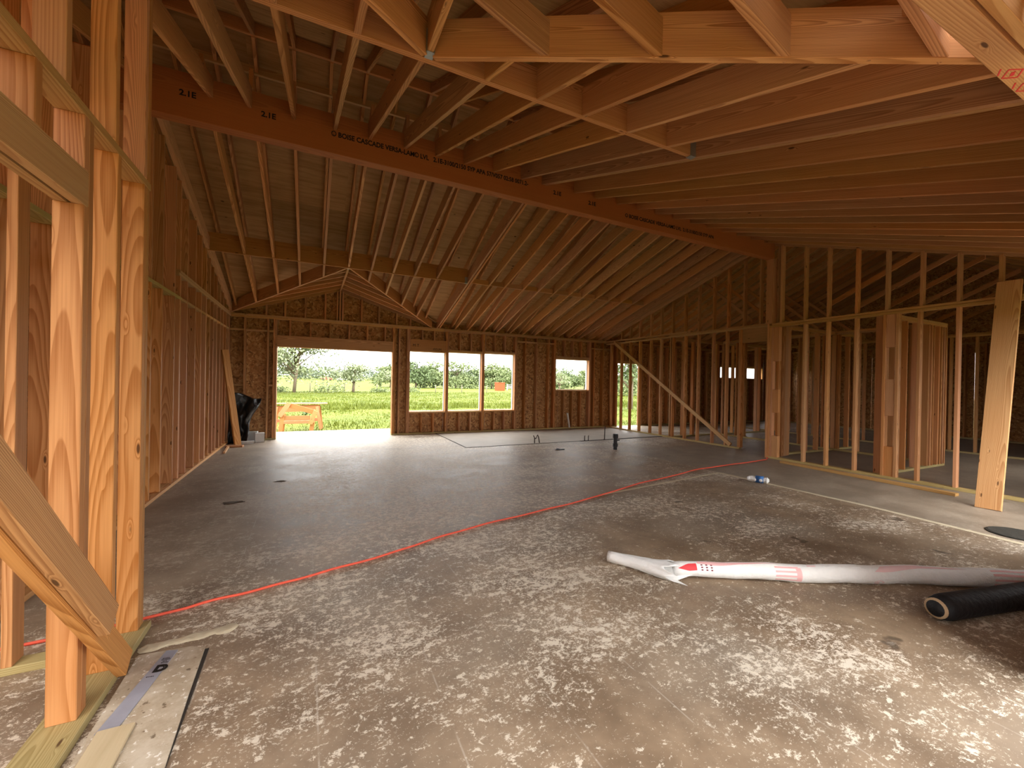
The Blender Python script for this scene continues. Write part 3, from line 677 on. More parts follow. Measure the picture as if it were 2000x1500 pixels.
def cut_rear(poly, xm):      # stop at the valley of the rear gable
    if abs(xm - GX) > 2.3 and not any(abs(p[0] - GX) < 2.25 for p in poly): return poly
    k = .315 / US; s = 1 if xm > GX else -1
    return clip(poly, -s * k, 1, gyv(GX) - s * k * GX) if True else poly
def cut_front(poly, xm):
    if not any(abs(p[0] - WX) < 1.6 for p in poly): return poly
    k = SF / UF; s = 1 if xm > WX else -1
    return clip(poly, -s * k, -1, -(wyv(WX)) - s * k * WX)
deck(ub, UD, YR, YB + .35, (GX, cut_rear), XA - .3, XZ + .3, False)
deck(uf, UD, .70, YR, (WX, cut_front), XA - .3, XZ + .3, True)
deck(uf, UD, .10, .70, (WX, lambda p, xm: [] if abs(xm - WX) < 1.7 else p), 2.3, XZ + .3, True)
# boards closing the eaves
for xa in np.arange(XA, XZ, 2.438):
    xb = min(xa + 2.434, XZ)
    panel('eave_board', [(xa, YB + .141, ZP), (xb, YB + .141, ZP), (xb, YB + .141, ub(YB + .14) + UD), (xa, YB + .141, ub(YB + .14) + UD)][::-1], .012, M['osb'], RO)
for xa in np.arange(2.6, XZ, 2.438):
    xb = min(xa + 2.434, XZ); panel('eave_board', [(xa, .51, 2.70), (xb, .51, 2.70), (xb, .51, uf(.51) + UD), (xa, .51, uf(.51) + UD)][::-1], .012, M['osb'], RO)
# gable decks
for s in (-1, 1):
    yy = 9.0
    P = [(GX, gyv(GX) - .08, ggz(GX) - .01), (GX + s * 2.45, gyv(GX + s * 2.45) - .10, ggz(GX + s * 2.45) - .01), (GX + s * 2.7, YB + .4, ggz(GX + s * 2.7) - .01), (GX, YB + .4, ggz(GX) - .01)]
    panel('roof_sheet', P if s < 0 else P[::-1], .012, M['ply'], RO)
    P = [(WX, wyv(WX), wgz(WX)), (WX + s * 1.55, .66, wgz(WX + s * 1.55)), (WX + s * 1.7, -.9, wgz(WX + s * 1.7)), (WX, -.9, wgz(WX))]
    panel('roof_sheet', P if s > 0 else P[::-1], .012, M['ply'], RO)
for xe in (XA - .01, XZ + .01):
    for (ya, yb, fn) in ((.1, 1.9, uf), (1.9, 3.7, uf), (3.7, YR, uf), (YR, 7.2, ub), (7.2, 9.0, ub), (9.0, YB + .3, ub)):
        panel('gable_end_sheet', [(xe, ya, 2.5), (xe, yb, 2.5), (xe, yb, fn(yb) + UD), (xe, ya, fn(ya) + UD)], .012, M['osb'], RO)
# attic webs seen through the upper studs on the right
for i in range(7):
    x = 9.2 + i * .9
    rafter('attic_web', (x, 4.6, 3.0), (x, 3.0, 3.8), S, .09, M['stud'], RO); rafter('attic_web', (x, 6.2, 2.9), (x, 7.6, 4.1), S, .09, M['stud'], RO)

# ================================================================== loose things
# diagonal brace on the left, two plies
br = empty('diagonal_brace', (-.74, 2.5, 0), label='doubled diagonal wood brace nailed across the nearest posts', cat='brace')
def mw(o, p): return tuple(Vector(p) - o.location)
def rel(name, p0, p1, w, h, mat, o, up=(0, 0, 1)): 
    ob = member(name, Vector(p0) - o.location, Vector(p1) - o.location, w, h, mat, None, up); ob.parent = o; return ob
rel('board', (-.755, 1.14, 1.51), (-.755, 2.50, .05), S, .105, M['rafter'], br, (0, .73, .68))
rel('board', (-.715, 1.10, 1.575), (-.715, 2.20, .40), S, .115, M['rafter'], br, (0, .73, .68))
b2 = empty('diagonal_brace', (8.55, 6.3, 0), label='long slanting wood brace across the far right stud partition', cat='brace')
rel('board', (8.575, 10.28, 2.70), (8.575, 6.22, .07), S, .09, M['plate'], b2, (0, -.54, .84))
# leaning plank, right
o = member('leaning_plank', (7.215, 1.90, .0), (7.98, 1.96, 2.80), .215, S, M['plate'], None, up=(-1, 0, .25)); props(o, 'wide wooden plank leaning on the near right stud wall', 'plank')
# stick of lumber on floor by right wall
o = member('floor_lumber', (7.84, 4.66, .02), (7.68, 2.30, .02), .089, S, M['plate'], None); props(o, 'long pale stick of lumber lying along the near right bottom plate', 'lumber')
# leaning board, left corner
o = member('leaning_board', (-1.30, 9.98, .0), (-1.52, 9.80, 1.93), .14, S, M['stud'], None, up=(.75, -.66, 0)); props(o, 'wooden board leaning in the left corner before black plastic', 'board')
# scraps on floor, left corner
o = member('scrap_board', (-1.47, 9.80, .02), (-1.18, 9.74, .02), .09, S, M['rafter'], None); props(o, 'short board offcut on floor beneath the leaning board', 'board')
o = member('scrap_stick', (-1.43, 9.75, .016), (-1.38, 9.0, .016), .035, .03, M['plate'], None); props(o, 'thin stick on floor beside the left wall plate', 'stick')
# black plastic sheet
def tarp():
    n, m_ = 22, 26; vs, fs = [], []
    for j in range(m_):
        t = j / (m_ - 1); z = 1.05 * t
        xl = -1.52; xr = -1.20 + .24 * max(0, (t - .1) / .9) ** 1.2 + .03 * math.sin(t * 9)
        for i in range(n):
            s = i / (n - 1); x = xl + (xr - xl) * s
            y = 10.30 + .16 * t + .045 * math.sin(s * 11 + t * 3) + .03 * math.sin(s * 5 - t * 8) + .014 * math.sin(t * 17 + s * 4) + .012 * math.sin(s * 23 - t * 13) + .010 * math.sin(t * 31 + s * 19)
            vs.append((x, y, z + .035 * math.sin(s * 6) * t - .10 * s * t))
    for j in range(m_ - 1):
        for i in range(n - 1): a = j * n + i; fs.append((a, a + 1, a + n + 1, a + n))
    o = mesh_obj('plastic_sheet', vs, fs, M['black_plastic'], None, smooth=True)
    md = o.modifiers.new('thickness', 'SOLIDIFY'); md.thickness = .006; return props(o, 'crumpled black plastic sheet draped in the left corner', 'plastic sheet')
tarp()
def blockbox(name, x, y, z, sx, sy, sz, rz, mat, label, cat):
    """open-faced hollow box"""
    bm = bmesh.new(); bmesh.ops.create_cube(bm, size=1)
    for v in bm.verts: v.co = Vector((v.co.x * sx, v.co.y * sy, (v.co.z + .5) * sz))
    f = min(bm.faces, key=lambda q: q.calc_center_median().y)
    r = bmesh.ops.inset_region(bm, faces=[f], thickness=.012); bmesh.ops.translate(bm, verts=f.verts, vec=(0, .01, 0))
    bmesh.ops.bevel(bm, geom=list(bm.edges), offset=.003, segments=1, affect='EDGES')
    me = bpy.data.meshes.new(name); bm.to_mesh(me); bm.free(); me.materials.append(mat)
    o = bpy.data.objects.new(name, me); link(o); o.location = (x, y, z); o.rotation_euler = (0, 0, rz); return props(o, label, cat)
blockbox('pale_block', -.955, 10.38, 0, .17, .14, .20, .1, M['white_box'], 'pale square block on floor by rear wall, nearer the door opening', 'block')
blockbox('pale_block', -1.10, 10.52, 0, .18, .14, .22, -.05, M['white_box'], 'grey square block half hidden behind the paler block', 'block')
blockbox('flat_carton', -1.17, 10.22, 0, .26, .16, .055, .08, M['white_box'], 'flat grey carton lying at foot of black plastic sheet', 'carton')
# extension cord
cp = [(-5, 2.6), (-3.0, 2.88), (-1.7, 2.93), (-.83, 3.01), (-.56, 3.08), (-.24, 3.14), (.13, 3.24), (.59, 3.37), (1.01, 3.54), (1.56, 3.71), (2.29, 3.87), (3.04, 4.05), (4.18, 4.41), (5.0, 4.58), (5.76, 4.78), (6.7, 4.86), (7.7, 4.93), (8.0, 5.02), (8.7, 5.4), (9.6, 5.9)]
def smooth(pts, n=8):
    P = [Vector((*p, 0)) for p in pts]; out = []
    for i in range(len(P) - 1):
        a, b, c, d = P[max(i - 1, 0)], P[i], P[i + 1], P[min(i + 2, len(P) - 1)]
        for k in range(n):
            t = k / n; out.append(.5 * ((2 * b) + (c - a) * t + (2 * a - 5 * b + 4 * c - d) * t * t + (3 * b - a - 3 * c + d) * t ** 3))
    return out + [P[-1]]
sp_ = [Vector((p.x, p.y + .006 * math.sin(i * .8), .009)) for i, p in enumerate(smooth(cp))]
props(tube('extension_cord', sp_, .0085, M['cord'], seg=8), 'long orange-red extension cord snaking across the concrete floor', 'cord')
# house-wrap roll
A, B = Vector((2.38, 2.16, .062)), Vector((5.05, .79, .066)); dv = (B - A).normalized()
rl = empty('house_wrap_roll', (2.38, 2.16, 0), label='long white roll of printed wrap lying on the floor', cat='roll')
def shift(pts, o): return [p - o.location for p in pts]
Lr = (B - A).length
pts = [A + dv * (Lr * i / 40) + Vector((0, .012 * math.sin(i * .35), .004 * math.sin(i * .9))) for i in range(41)]
rr_ = [.050 + .012 * min(1, i / 14) + .0015 * math.sin(i * 2.3) for i in range(41)]
t_ = tube('roll_body', shift(pts, rl), rr_, M['white_wrap'], rl, 24)
# crumpled free end
sd = Vector((-.46, .88, 0)).normalized()
C0 = Vector((2.36, 2.15, .055)); C1 = Vector((2.12, 2.56, .045))
def flared_end():
    vs, fs = [], []; n, m_ = 14, 28
    for i in range(n):
        t = i / (n - 1); p = C1.lerp(C0, t); ax = (C0 - C1).normalized(); u = Vector((0, 0, 1)); v = ax.cross(u)
        for j in range(m_):
            a = 2 * math.pi * j / m_; r = .037 + .030 * t ** 2 + .004 * math.sin(j * 1.9 + t * 9) * (.3 + t)
            q = p + u * math.sin(a) * r * (1 - .15 * t) + v * math.cos(a) * r * (1 + .55 * t)
            q += ax * (.05 * t ** 3 * math.sin(j * 1.3)); q.z = max(q.z, .004); vs.append(q - rl.location)
    for i in range(n - 1):
        for j in range(m_): fs.append((i * m_ + j, i * m_ + (j + 1) % m_, (i + 1) * m_ + (j + 1) % m_, (i + 1) * m_ + j))
    o = mesh_obj('torn_wrap_end', vs, fs, M['white_wrap'], rl, smooth=True); md = o.modifiers.new('thickness', 'SOLIDIFY'); md.thickness = .003
flared_end()
fv = [(2.28, 2.20, .006), (2.37, 2.02, .006), (2.36, 2.10, .012), (2.50, 2.06, .05), (2.44, 2.14, .07), (2.34, 2.22, .07)]
o = mesh_obj('torn_flap', [Vector(p) - rl.location for p in fv], [(0, 1, 2), (0, 2, 4, 5), (2, 3, 4)], M['white_wrap'], rl); o.modifiers.new('thickness', 'SOLIDIFY').thickness = .003
# print on the roll: patches that follow its curve
uu = Vector((0, 0, 1)); vv = dv.cross(uu).normalized()     # towards the viewer when negative angles
if vv.y > 0: vv = -vv
def rad_at(s):
    i = max(0, min(39.999, s / Lr * 40)); k = int(i); f = i - k
    return rr_[k] * (1 - f) + rr_[min(k + 1, 40)] * f, pts[k].lerp(pts[min(k + 1, 40)], f)
def patch(outline, mat, name='print_patch'):
    """outline: list of (along metres, angle degrees up from facing the viewer), drawn on the roll"""
    ss = [p[0] for p in outline]; s0, s1 = min(ss), max(ss); n = 10; vs, fs = [], []
    for i in range(n + 1):
        s = s0 + (s1 - s0) * (i / n * .998 + .001); hits = []
        for a, b in zip(outline, outline[1:] + outline[:1]):
            if (a[0] - s) * (b[0] - s) < 0: hits.append(a[1] + (b[1] - a[1]) * (s - a[0]) / (b[0] - a[0]))
        lo, hi = (min(hits), max(hits)) if hits else (outline[0][1], outline[0][1])
        r, c = rad_at(s)
        for j in range(6):
            an = math.radians(lo + (hi - lo) * j / 5); vs.append(c + (vv * math.cos(an) + uu * math.sin(an)) * (r + .0018) - rl.location)
    for i in range(n):
        for j in range(5): fs.append((i * 6 + j, i * 6 + j + 1, (i + 1) * 6 + j + 1, (i + 1) * 6 + j))
    mesh_obj(name, vs, fs, mat, rl, smooth=True)
patch([(.02, 30), (.10, 62), (.16, 66), (.16, 12), (.10, 8)], M['red_ink'])
for k in range(3):
    for a in (12, 30, 48): patch([(.19 + k * .035, a), (.19 + k * .035 + .014, a), (.19 + k * .035 + .014, a + 9), (.19 + k * .035, a + 9)], M['dark_ink'])
patch([(.17, 64), (.17, 88), (.55, 88), (.75, 84), (.45, 66), (.30, 50)], M['pink_ink'])
def stroke(a, b, w, mat): patch([(a[0], a[1]), (a[0] + w, a[1] + .01), (b[0] + w, b[1]), (b[0], b[1] + .01)], mat)
for a0, a1 in ((-38, -26), (-10, 2), (18, 30), (46, 58)): patch([(.70, a0), (.86, a0 + 6), (.86, a1 + 6), (.70, a1)], M['pink_ink'])
patch([(.84, -36), (.875, -36), (.875, 56), (.84, 56)], M['pink_ink'])
patch([(.93, 70), (.99, 70), (.99, 84), (.93, 84)], M['pale_ink'])
patch([(1.40, 40), (1.46, 78), (1.6, 86), (1.95, 84), (2.05, 78), (1.75, 62), (1.5, 36)], M['pale_ink'])
for k in range(12):
    a = k / 12 * 2 * math.pi; patch([(1.42 + .03 * math.cos(a), -34 + 16 * math.sin(a)), (1.436 + .03 * math.cos(a), -34 + 16 * math.sin(a)), (1.436 + .03 * math.cos(a), -29 + 16 * math.sin(a)), (1.42 + .03 * math.cos(a), -29 + 16 * math.sin(a))], M['pale_ink'])
patch([(1.41, -42), (1.43, -42), (1.43, -26), (1.41, -26)], M['pale_ink'])
for a0, a1 in ((-40, -18), (0, 12), (30, 44), (58, 70)): patch([(2.20, a0), (2.55, a0 + 3), (2.55, a1 + 3), (2.20, a1)], M['pink_ink'])
# black felt roll
A2, B2 = Vector((3.42, 1.10, .076)), Vector((4.75, .80, .076)); bf = empty('felt_roll', (3.4, 1.1, 0), label='black felt roll lying on the floor below the white roll', cat='roll')
d2 = (B2 - A2).normalized()
tube('roll_body', shift([A2 + (B2 - A2) * (i / 20) for i in range(21)], bf), [.062] + [.075] * 20, M['black_felt'], bf, 24)
tube('cardboard_core', shift([A2 - d2 * .012, A2 + d2 * .03], bf), .058, M['card'], bf, 24)
tube('hollow_shade_disc', shift([A2 - d2 * .0135, A2 - d2 * .012], bf), .046, M['black_felt'], bf, 20)  # flat black disc painted in for the shade inside the hollow core
# floor lid at right
o = lathe('manhole_cover', [(.0, .0), (.21, .0), (.22, .008), (.20, .014), (.18, .011), (.0, .011)], M['lid'], None, (6.22, 1.43, 0), 28); props(o, 'round dark cover in the grey slab beside the pale strip', 'manhole cover')
# caulk tube / wrapper
ct = empty('caulk_tube', (5.90, 3.83, 0), label='white and blue crumpled packet on the floor near the pale strip', cat='packet'); ct.rotation_euler = (0, 0, math.radians(-62))
def packet():
    n, m_ = 12, 14; vs, fs = [], []
    for i in range(n):
        t = i / (n - 1); rx_ = .045 if 0 < i < n - 1 else .02
        for j in range(m_):
            a = 2 * math.pi * j / m_; vs.append((t * .28 - .14, math.cos(a) * rx_ * (1.2 + .1 * math.sin(i * 2)), .042 + math.sin(a) * rx_ * (.9 + .12 * math.sin(i * 1.7 + j))))
    for i in range(n - 1):
        for j in range(m_): fs.append((i * m_ + j, i * m_ + (j + 1) % m_, (i + 1) * m_ + (j + 1) % m_, (i + 1) * m_ + j))
    fs += [tuple(range(m_))[::-1], tuple(range((n - 1) * m_, n * m_))]
    o = mesh_obj('packet_body', vs, fs, M['white_wrap'], ct); return o
packet()
tube('blue_band', [(-.03, 0, .043), (.07, 0, .043)], .053, M['blue'], ct, 16)
# drain riser
dr = empty('drain_pipe', (5.87, 6.94, 0), label='black capped drain pipe standing up from the floor', cat='pipe')
lathe('pipe_body', [(.040, 0), (.040, .06), (.052, .065), (.052, .13), (.040, .135), (.040, .24), (.038, .25)], M['black_pipe'], dr)
lathe('pipe_cap', [(.052, .245), (.055, .25), (.055, .325), (.048, .335), (.0, .335)], M['black_pipe'], dr)
tube('side_clamp', [(.03, -.02, .20), (.075, -.05, .205)], .012, M['black_pipe'], dr, 8)
# plumbing stubs
ps = empty('water_stub', (4.72, 8.30, 0), label='pair of bent dark water pipe stubs joined by a crosspiece', cat='pipe')
tube('pipe', [(-.06, 0, 0), (-.06, 0, .12), (-.09, 0, .18)], .012, M['copper'], ps, 8); tube('pipe', [(.07, 0, 0), (.045, 0, .13), (.02, 0, .19), (-.01, 0, .15)], .012, M['copper'], ps, 8); tube('crosspiece', [(-.06, 0, .10), (.0, 0, .13)], .012, M['copper'], ps, 8)
for x, lb in ((6.02, 'short dark pipe stub left of its twin by the slab joint'), (6.13, 'short dark pipe stub right of its twin by the slab joint')):
    s_ = empty('pipe_stub', (x, 8.24, 0), label=lb, cat='pipe'); tube('pipe', [(0, 0, 0), (0, 0, .11), (.01, 0, .13)], .010, M['copper'], s_, 8); tube('collar', [(0, 0, .0), (0, 0, .018)], .016, M['copper'], s_, 8)
s_ = empty('marker_rod', (6.63, 8.25, 0), label='thin rusty rod standing in the dark slab joint', cat='rod'); tube('rod', [(0, 0, 0), (.01, 0, .34)], .012, M['copper'], s_, 8); tube('rod_base', [(0, 0, 0), (0, 0, .02)], .022, M['copper'], s_, 8)
s_ = empty('pvc_pipe', (7.13, 10.62, 0), label='white plastic pipe leaning below the small high window', cat='pipe'); tube('pipe', [(.03, -.03, .04), (-.02, .02, .48)], .028, M['pvc'], s_, 14); tube('rim', [(-.02, .02, .47), (-.021, .021, .485)], .032, M['pvc'], s_, 14)
def clod(name, x, y, sx, sy, sz, label, mat=M['black_pipe'], seed=0):
    bm = bmesh.new(); bmesh.ops.create_icosphere(bm, subdivisions=2, radius=1); r = random.Random(seed)
    for v in bm.verts:
        k_ = 1 + r.uniform(-.55, .3); v.co = Vector((v.co.x * sx * k_, v.co.y * sy * k_, max(-.2, v.co.z) * sz * k_ + sz * .2))
    me = bpy.data.meshes.new(name); bm.to_mesh(me); bm.free(); me.materials.append(mat)
    o = bpy.data.objects.new(name, me); link(o); o.location = (x, y, 0); return props(o, label, 'debris')
clod('black_scrap', 4.70, 7.30, .11, .05, .025, 'flat black scrap on the floor before the water stub', M['black_pipe'], 3)
clod('dark_clod', -.75, 5.45, .11, .05, .008, 'dark dried mud patch on floor near the left wall', M['mud'], 5)
clod('dark_clod', -.35, 6.35, .075, .03, .008, 'smaller dark mud patch further along the floor', M['mud'], 6)
# printed tape strip and plywood offcut on the pale strip
tp = [(-.72, 2.10), (-.655, 2.085), (-.62, 2.30), (-.575, 2.585), (-.625, 2.60), (-.66, 2.42)]
to = empty('tape_strip', (-.65, 2.3, .012), label='grey-blue printed flashing strip stuck beside the nearest posts', cat='tape')
mesh_obj('strip', [(x + .65, y - 2.3, z) for z in (.001, .004) for x, y in tp], [tuple(range(6))[::-1], tuple(range(6, 12))] + [(i, (i + 1) % 6, 6 + (i + 1) % 6, 6 + i) for i in range(6)], M['tape'], to)
tr = Matrix.Rotation(math.radians(80), 4, 'Z')
rz8 = Matrix.Rotation(math.radians(-8), 4, 'Z')
text('printed_logo', 'D', .075, M['black_ink'], to, Matrix.Translation((.012, .155, .0045)) @ rz8, 1.0, .0016); text('printed_logo', 'D', .045, M['black_ink'], to, Matrix.Translation((.022, .155, .0046)) @ rz8, 1.0, .0004)
for dx, dy, w_ in ((.0, .105, .035), (.03, .198, .03), (.034, .208, .022), (.026, .222, .04), (.028, .232, .036)):
    n_ = int(w_ / .006)
    for i in range(n_): member('printed_mark', (dx + i * .006, dy - i * .0008, .0045), (dx + i * .006 + .004, dy - i * .0008 - .0005, .0045), .0035 if i % 3 else .005, .001, M['black_ink'], None, bev=0).parent = to
o = member('plywood_offcut', (-.665, 1.50, .019), (-.655, 2.10, .019), .115, .014, M['pale_ply'], None); props(o, 'pale plywood offcut lying on the slab strip next to the sill', 'offcut')

# ================================================================== outdoors
GR = empty('ground', label='bright green meadow stretching away behind the house', cat='field', kind='structure')
gv, gf = [], []; nx_, ny_ = 40, 40
for j in range(ny_ + 1):
    for i in range(nx_ + 1):
        u, v = i / nx_ * 2 - 1, (j / ny_) ** 2
        x, y = u * (60 + 520 * v), -40 + 640 * v
        z = -.24 - .06 * min(1, max(0, (y - 12) / 30)) + .05 * math.sin(x * .11) * math.sin(y * .07) * min(1, max(0, (y - 16) / 20)) + max(0, (y - 120)) * .012
        gv.append((x, y, z))
for j in range(ny_):
    for i in range(nx_): a = j * (nx_ + 1) + i; gf.append((a, a + 1, a + nx_ + 2, a + nx_ + 1))
mesh_obj('meadow', gv, gf, M['grass'], GR, smooth=True)
def blades(n, ymin, ymax, hmin, hmax, name, label, dens=1.5):
    t = rng.random(n) ** dens; y = ymin + (ymax - ymin) * t
    x = rng.uniform(-.28, 1.30, n) * (y + 6) - 2
    h = rng.uniform(hmin, hmax, n) * (1 + .5 * np.sin(x * 1.3) * np.sin(y * .9)); a = rng.uniform(0, math.pi, n); w = h * .10 + .006 * y / 12
    lean = rng.uniform(-.4, .4, (n, 2)) * h[:, None]
    z0 = np.full(n, -.27)
    v = np.empty((n, 3, 3)); v[:, 0] = np.c_[x - np.cos(a) * w, y - np.sin(a) * w, z0]; v[:, 1] = np.c_[x + np.cos(a) * w, y + np.sin(a) * w, z0]; v[:, 2] = np.c_[x + lean[:, 0], y + lean[:, 1], z0 + h]
    me = bpy.data.meshes.new(name); me.vertices.add(n * 3); me.vertices.foreach_set('co', v.ravel()); me.loops.add(n * 3); me.loops.foreach_set('vertex_index', np.arange(n * 3)); me.polygons.add(n); me.polygons.foreach_set('loop_start', np.arange(0, n * 3, 3)); me.update(); me.materials.append(M['blade'])
    o = bpy.data.objects.new(name, me); link(o); return props(o, label, 'grass', 'stuff')
blades(90000, 12.5, 60, .05, .11, 'grass', 'short bright grass growing over the meadow')
blades(9000, 24, 29, .10, .30, 'weeds', 'band of taller pale weeds crossing the meadow')
def leafcloud(centres, radii, n, size, seed):
    r = np.random.default_rng(seed); k = len(centres); idx = r.integers(0, k, n); c = np.array(centres)[idx]; rad = np.array(radii)[idx]
    d = r.normal(size=(n, 3)); d /= np.linalg.norm(d, axis=1)[:, None]; p = c + d * rad * (r.random(n) ** .45)[:, None]
    a = r.normal(size=(n, 3)); a /= np.linalg.norm(a, axis=1)[:, None]; b = np.cross(a, r.normal(size=(n, 3))); b /= np.linalg.norm(b, axis=1)[:, None]
    s = size * r.uniform(.6, 1.3, n)[:, None]
    v = np.stack([p - a * s, p + b * s * .45, p + a * s, p - b * s * .45], 1)
    return v.reshape(-1, 3), np.arange(n * 4).reshape(-1, 4)
def quads(name, v, f, mat, parent):
    me = bpy.data.meshes.new(name); n = len(f); me.vertices.add(len(v)); me.vertices.foreach_set('co', v.ravel()); me.loops.add(n * 4); me.loops.foreach_set('vertex_index', f.ravel()); me.polygons.add(n); me.polygons.foreach_set('loop_start', np.arange(0, n * 4, 4)); me.update(); me.materials.append(mat)
    o = bpy.data.objects.new(name, me); link(o, parent); return o
TREEN = 0
def tree(x, y, h, w, label, mat='leaf', n=1500, leaf=.2, trunk=.16, base=.25, seed=0, group=None, gz_=-.3, name='tree', bl=7, low=False, cl=1.0):
    r = random.Random(seed); o = empty(name, (x, y, gz_), label=label, cat='tree', group=group)
    tube('trunk', [(0, 0, -.1), (.05 * w * .2, 0, h * base), (.04 * w, .02, h * .55), (.02 * w, 0, h * .8)], [trunk * 1.2, trunk, trunk * .6, trunk * .2], M['bark'], o, 8)
    cs, rs = [], []
    for i in range(bl):
        an = 2 * math.pi * i / bl + r.uniform(-.4, .4); hh = h * r.uniform(base + .15, .88); rr0 = w * .5 * r.uniform(.45, .85) * (1 - .4 * (hh / h))
        e = Vector((math.cos(an) * rr0, math.sin(an) * rr0, hh)); tube('branch', [(0, 0, hh * .55), e * .6 + Vector((0, 0, hh * .28)), e], [trunk * .45, trunk * .28, trunk * .08], M['bark'], o, 6)
        cs.append(tuple(e)); rs.append((w * .27 * cl, w * .27 * cl, h * .16 * cl))
        cs.append((e.x * .55, e.y * .55, e.z * .95)); rs.append((w * .22 * cl, w * .22 * cl, h * .13 * cl))
    cs.append((0, 0, h * .84)); rs.append((w * .26, w * .26, h * .15))
    if low:
        for i in range(9): an = 2 * math.pi * i / 9; cs.append((math.cos(an) * w * .38, math.sin(an) * w * .38, h * r.uniform(.16, .42))); rs.append((w * .24, w * .24, h * .24))
    v, f = leafcloud(cs, rs, n, leaf, seed); quads('foliage', v, f, M[mat], o); return o
tree(-1.7, 55, 8.6, 13.0, 'tall airy tree seen through the wide door opening', 'leaf_pale', 9000, .17, .17, .18, 1, bl=20, cl=.62, low=True)
tree(-6.2, 52, 5.0, 6.0, 'leafy tree at the left edge of the door view', 'leaf', 2200, .17, .15, .15, 21)
tree(5.1, 58, 3.9, 5.4, 'low spreading tree in the middle of the door view', 'leaf_pale', 2200, .15, .17, .22, 2)
tree(11.3, 66, 3.2, 3.8, 'small slender tree right of the spreading tree', 'leaf_pale', 1000, .15, .10, .25, 3)
specs = [(22, 96, 6.2, 9), (27, 99, 6.6, 9), (32, 97, 6.8, 10), (37, 101, 6.4, 9), (42, 98, 6.9, 10), (47, 102, 6.3, 10), (52, 99, 6.8, 9), (57, 103, 6.4, 10), (62, 100, 6.2, 10), (68, 104, 6.6, 10), (74, 102, 6.0, 10), (17, 100, 5.6, 8)]
for i, (x, y, h, w) in enumerate(specs):
    tree(x, y, h, w, 'dense round tree in the treeline beyond the meadow', 'leaf' if i % 3 else 'leaf_dark', 3000, .30, .2, .1, 30 + i, 'trees of the far treeline', -.2, low=True)
tree(46, 72, 4.2, 5.5, 'pale bare-branched tree before the treeline', 'leaf_pale', 500, .16, .16, .25, 51, bl=11)
tree(40, 74, 3.4, 5.0, 'bushy light green tree beside the white fence', 'leaf', 1500, .18, .14, .15, 52)
for i, (x, y, h, w) in enumerate([(40, 48, 3.6, 6), (44.5, 49, 3.4, 6), (49, 48, 3.7, 6)]):
    tree(x, y, h, w, 'rounded green tree in the clump behind the small window', 'leaf', 2600, .18, .16, .1, 60 + i, 'trees behind the small window', -.25, low=True)
tree(19.3, 21.4, 5.0, 3.8, 'forked leafy tree standing beyond the side door opening', 'leaf_dark', 1700, .13, .15, .33, 71)
v, f = leafcloud([(rng.uniform(-120, 260), rng.uniform(225, 270), 1.2 + rng.uniform(1.5, 5)) for _ in range(240)], [(6, 5, 2.6)] * 240, 26000, .75, 5)
props(quads('treeline', v, f, M['leaf_far'], None), 'distant hazy line of woods on the horizon', 'woods', 'stuff')
for i, (x, y, s) in enumerate(((-3.6, 56, 1.0), (2.0, 56, 1.3), (8.4, 57, .9), (13.0, 60, 1.1), (43, 70, 1.2))):
    o = empty('shrub', (x, y, -.3), label=('low green shrub left of the tall airy tree', 'wide green shrub between tall airy tree and spreading tree', 'small shrub right of the spreading tree', 'low shrub near the slender tree', 'dense shrub before the white fence')[i], cat='shrub')
    v, f = leafcloud([(0, 0, .35 * s), (.8 * s, 0, .3 * s), (-.7 * s, .2, .28 * s)], [(.8 * s, .7 * s, .45 * s)] * 3, 420, .12, 90 + i); quads('foliage', v, f, M['leaf'], o); tube('stem', [(0, 0, -.05), (0, 0, .4 * s)], .04, M['bark'], o, 6)
def weed(x, y, h, seed, label):
    r = random.Random(seed); o = empty('tall_weed', (x, y, -.24), label=label, cat='weed')
    for k in range(5):
        e = (r.uniform(-.25, .25) * h, r.uniform(-.1, .1), h * r.uniform(.7, 1)); tube('stalk', [(0, 0, 0), (e[0] * .4, e[1] * .4, e[2] * .6), e], [.012, .01, .005], M['leaf_dark'], o, 5)
    v, f = leafcloud([(0, 0, h * .3)], [(h * .25, h * .2, h * .25)], 60, .06, seed); quads('leaves', v, f, M['leaf_dark'], o)
weed(-.15, 19.0, .85, 5, 'tall branching weed above the sawhorses in the meadow')
weed(4.4, 24.0, .7, 8, 'single dark weed near the right edge of the door view')
# sawhorses on the grass
def timber_frame(name, label, pieces, y, dy):
    o = empty(name, (pieces[0][1][0], y, -.24), label=label, cat='sawhorse')
    for nm, p, q, w, lay in pieces:
        yy = y + lay * dy
        ob = member(nm, Vector((p[0], yy, p[1])) - o.location, Vector((q[0], yy, q[1])) - o.location, S, w, M['stud'], None, up=(0, 0, 1) if abs(p[0] - q[0]) > abs(p[1] - q[1]) else (1, 0, 0)); ob.parent = o
    return o
timber_frame('sawhorse', 'front wooden sawhorse lying tilted on the grass', [
    ('top_rail', (-.60, .60), (.13, .36), .14, 0), ('top_rail', (-.58, .585), (.14, .345), .10, 9), ('gusset', (-.555, .65), (-.80, .25), .13, -1), ('gusset', (.17, .41), (.02, .0), .12, -1), ('gusset', (.18, .41), (.03, .0), .12, 10),
    ('leg', (-.72, .30), (-.78, -.24), .11, 0), ('leg', (.09, .06), (.04, -.24), .11, 0), ('leg', (.11, .06), (.06, -.24), .11, 9), ('leg', (-.70, .30), (-.75, -.24), .11, 9), ('rail', (-.72, .20), (.02, .20), .12, 1), ('rail', (-.74, .04), (.10, .04), .10, 8)], 14.05, .04)
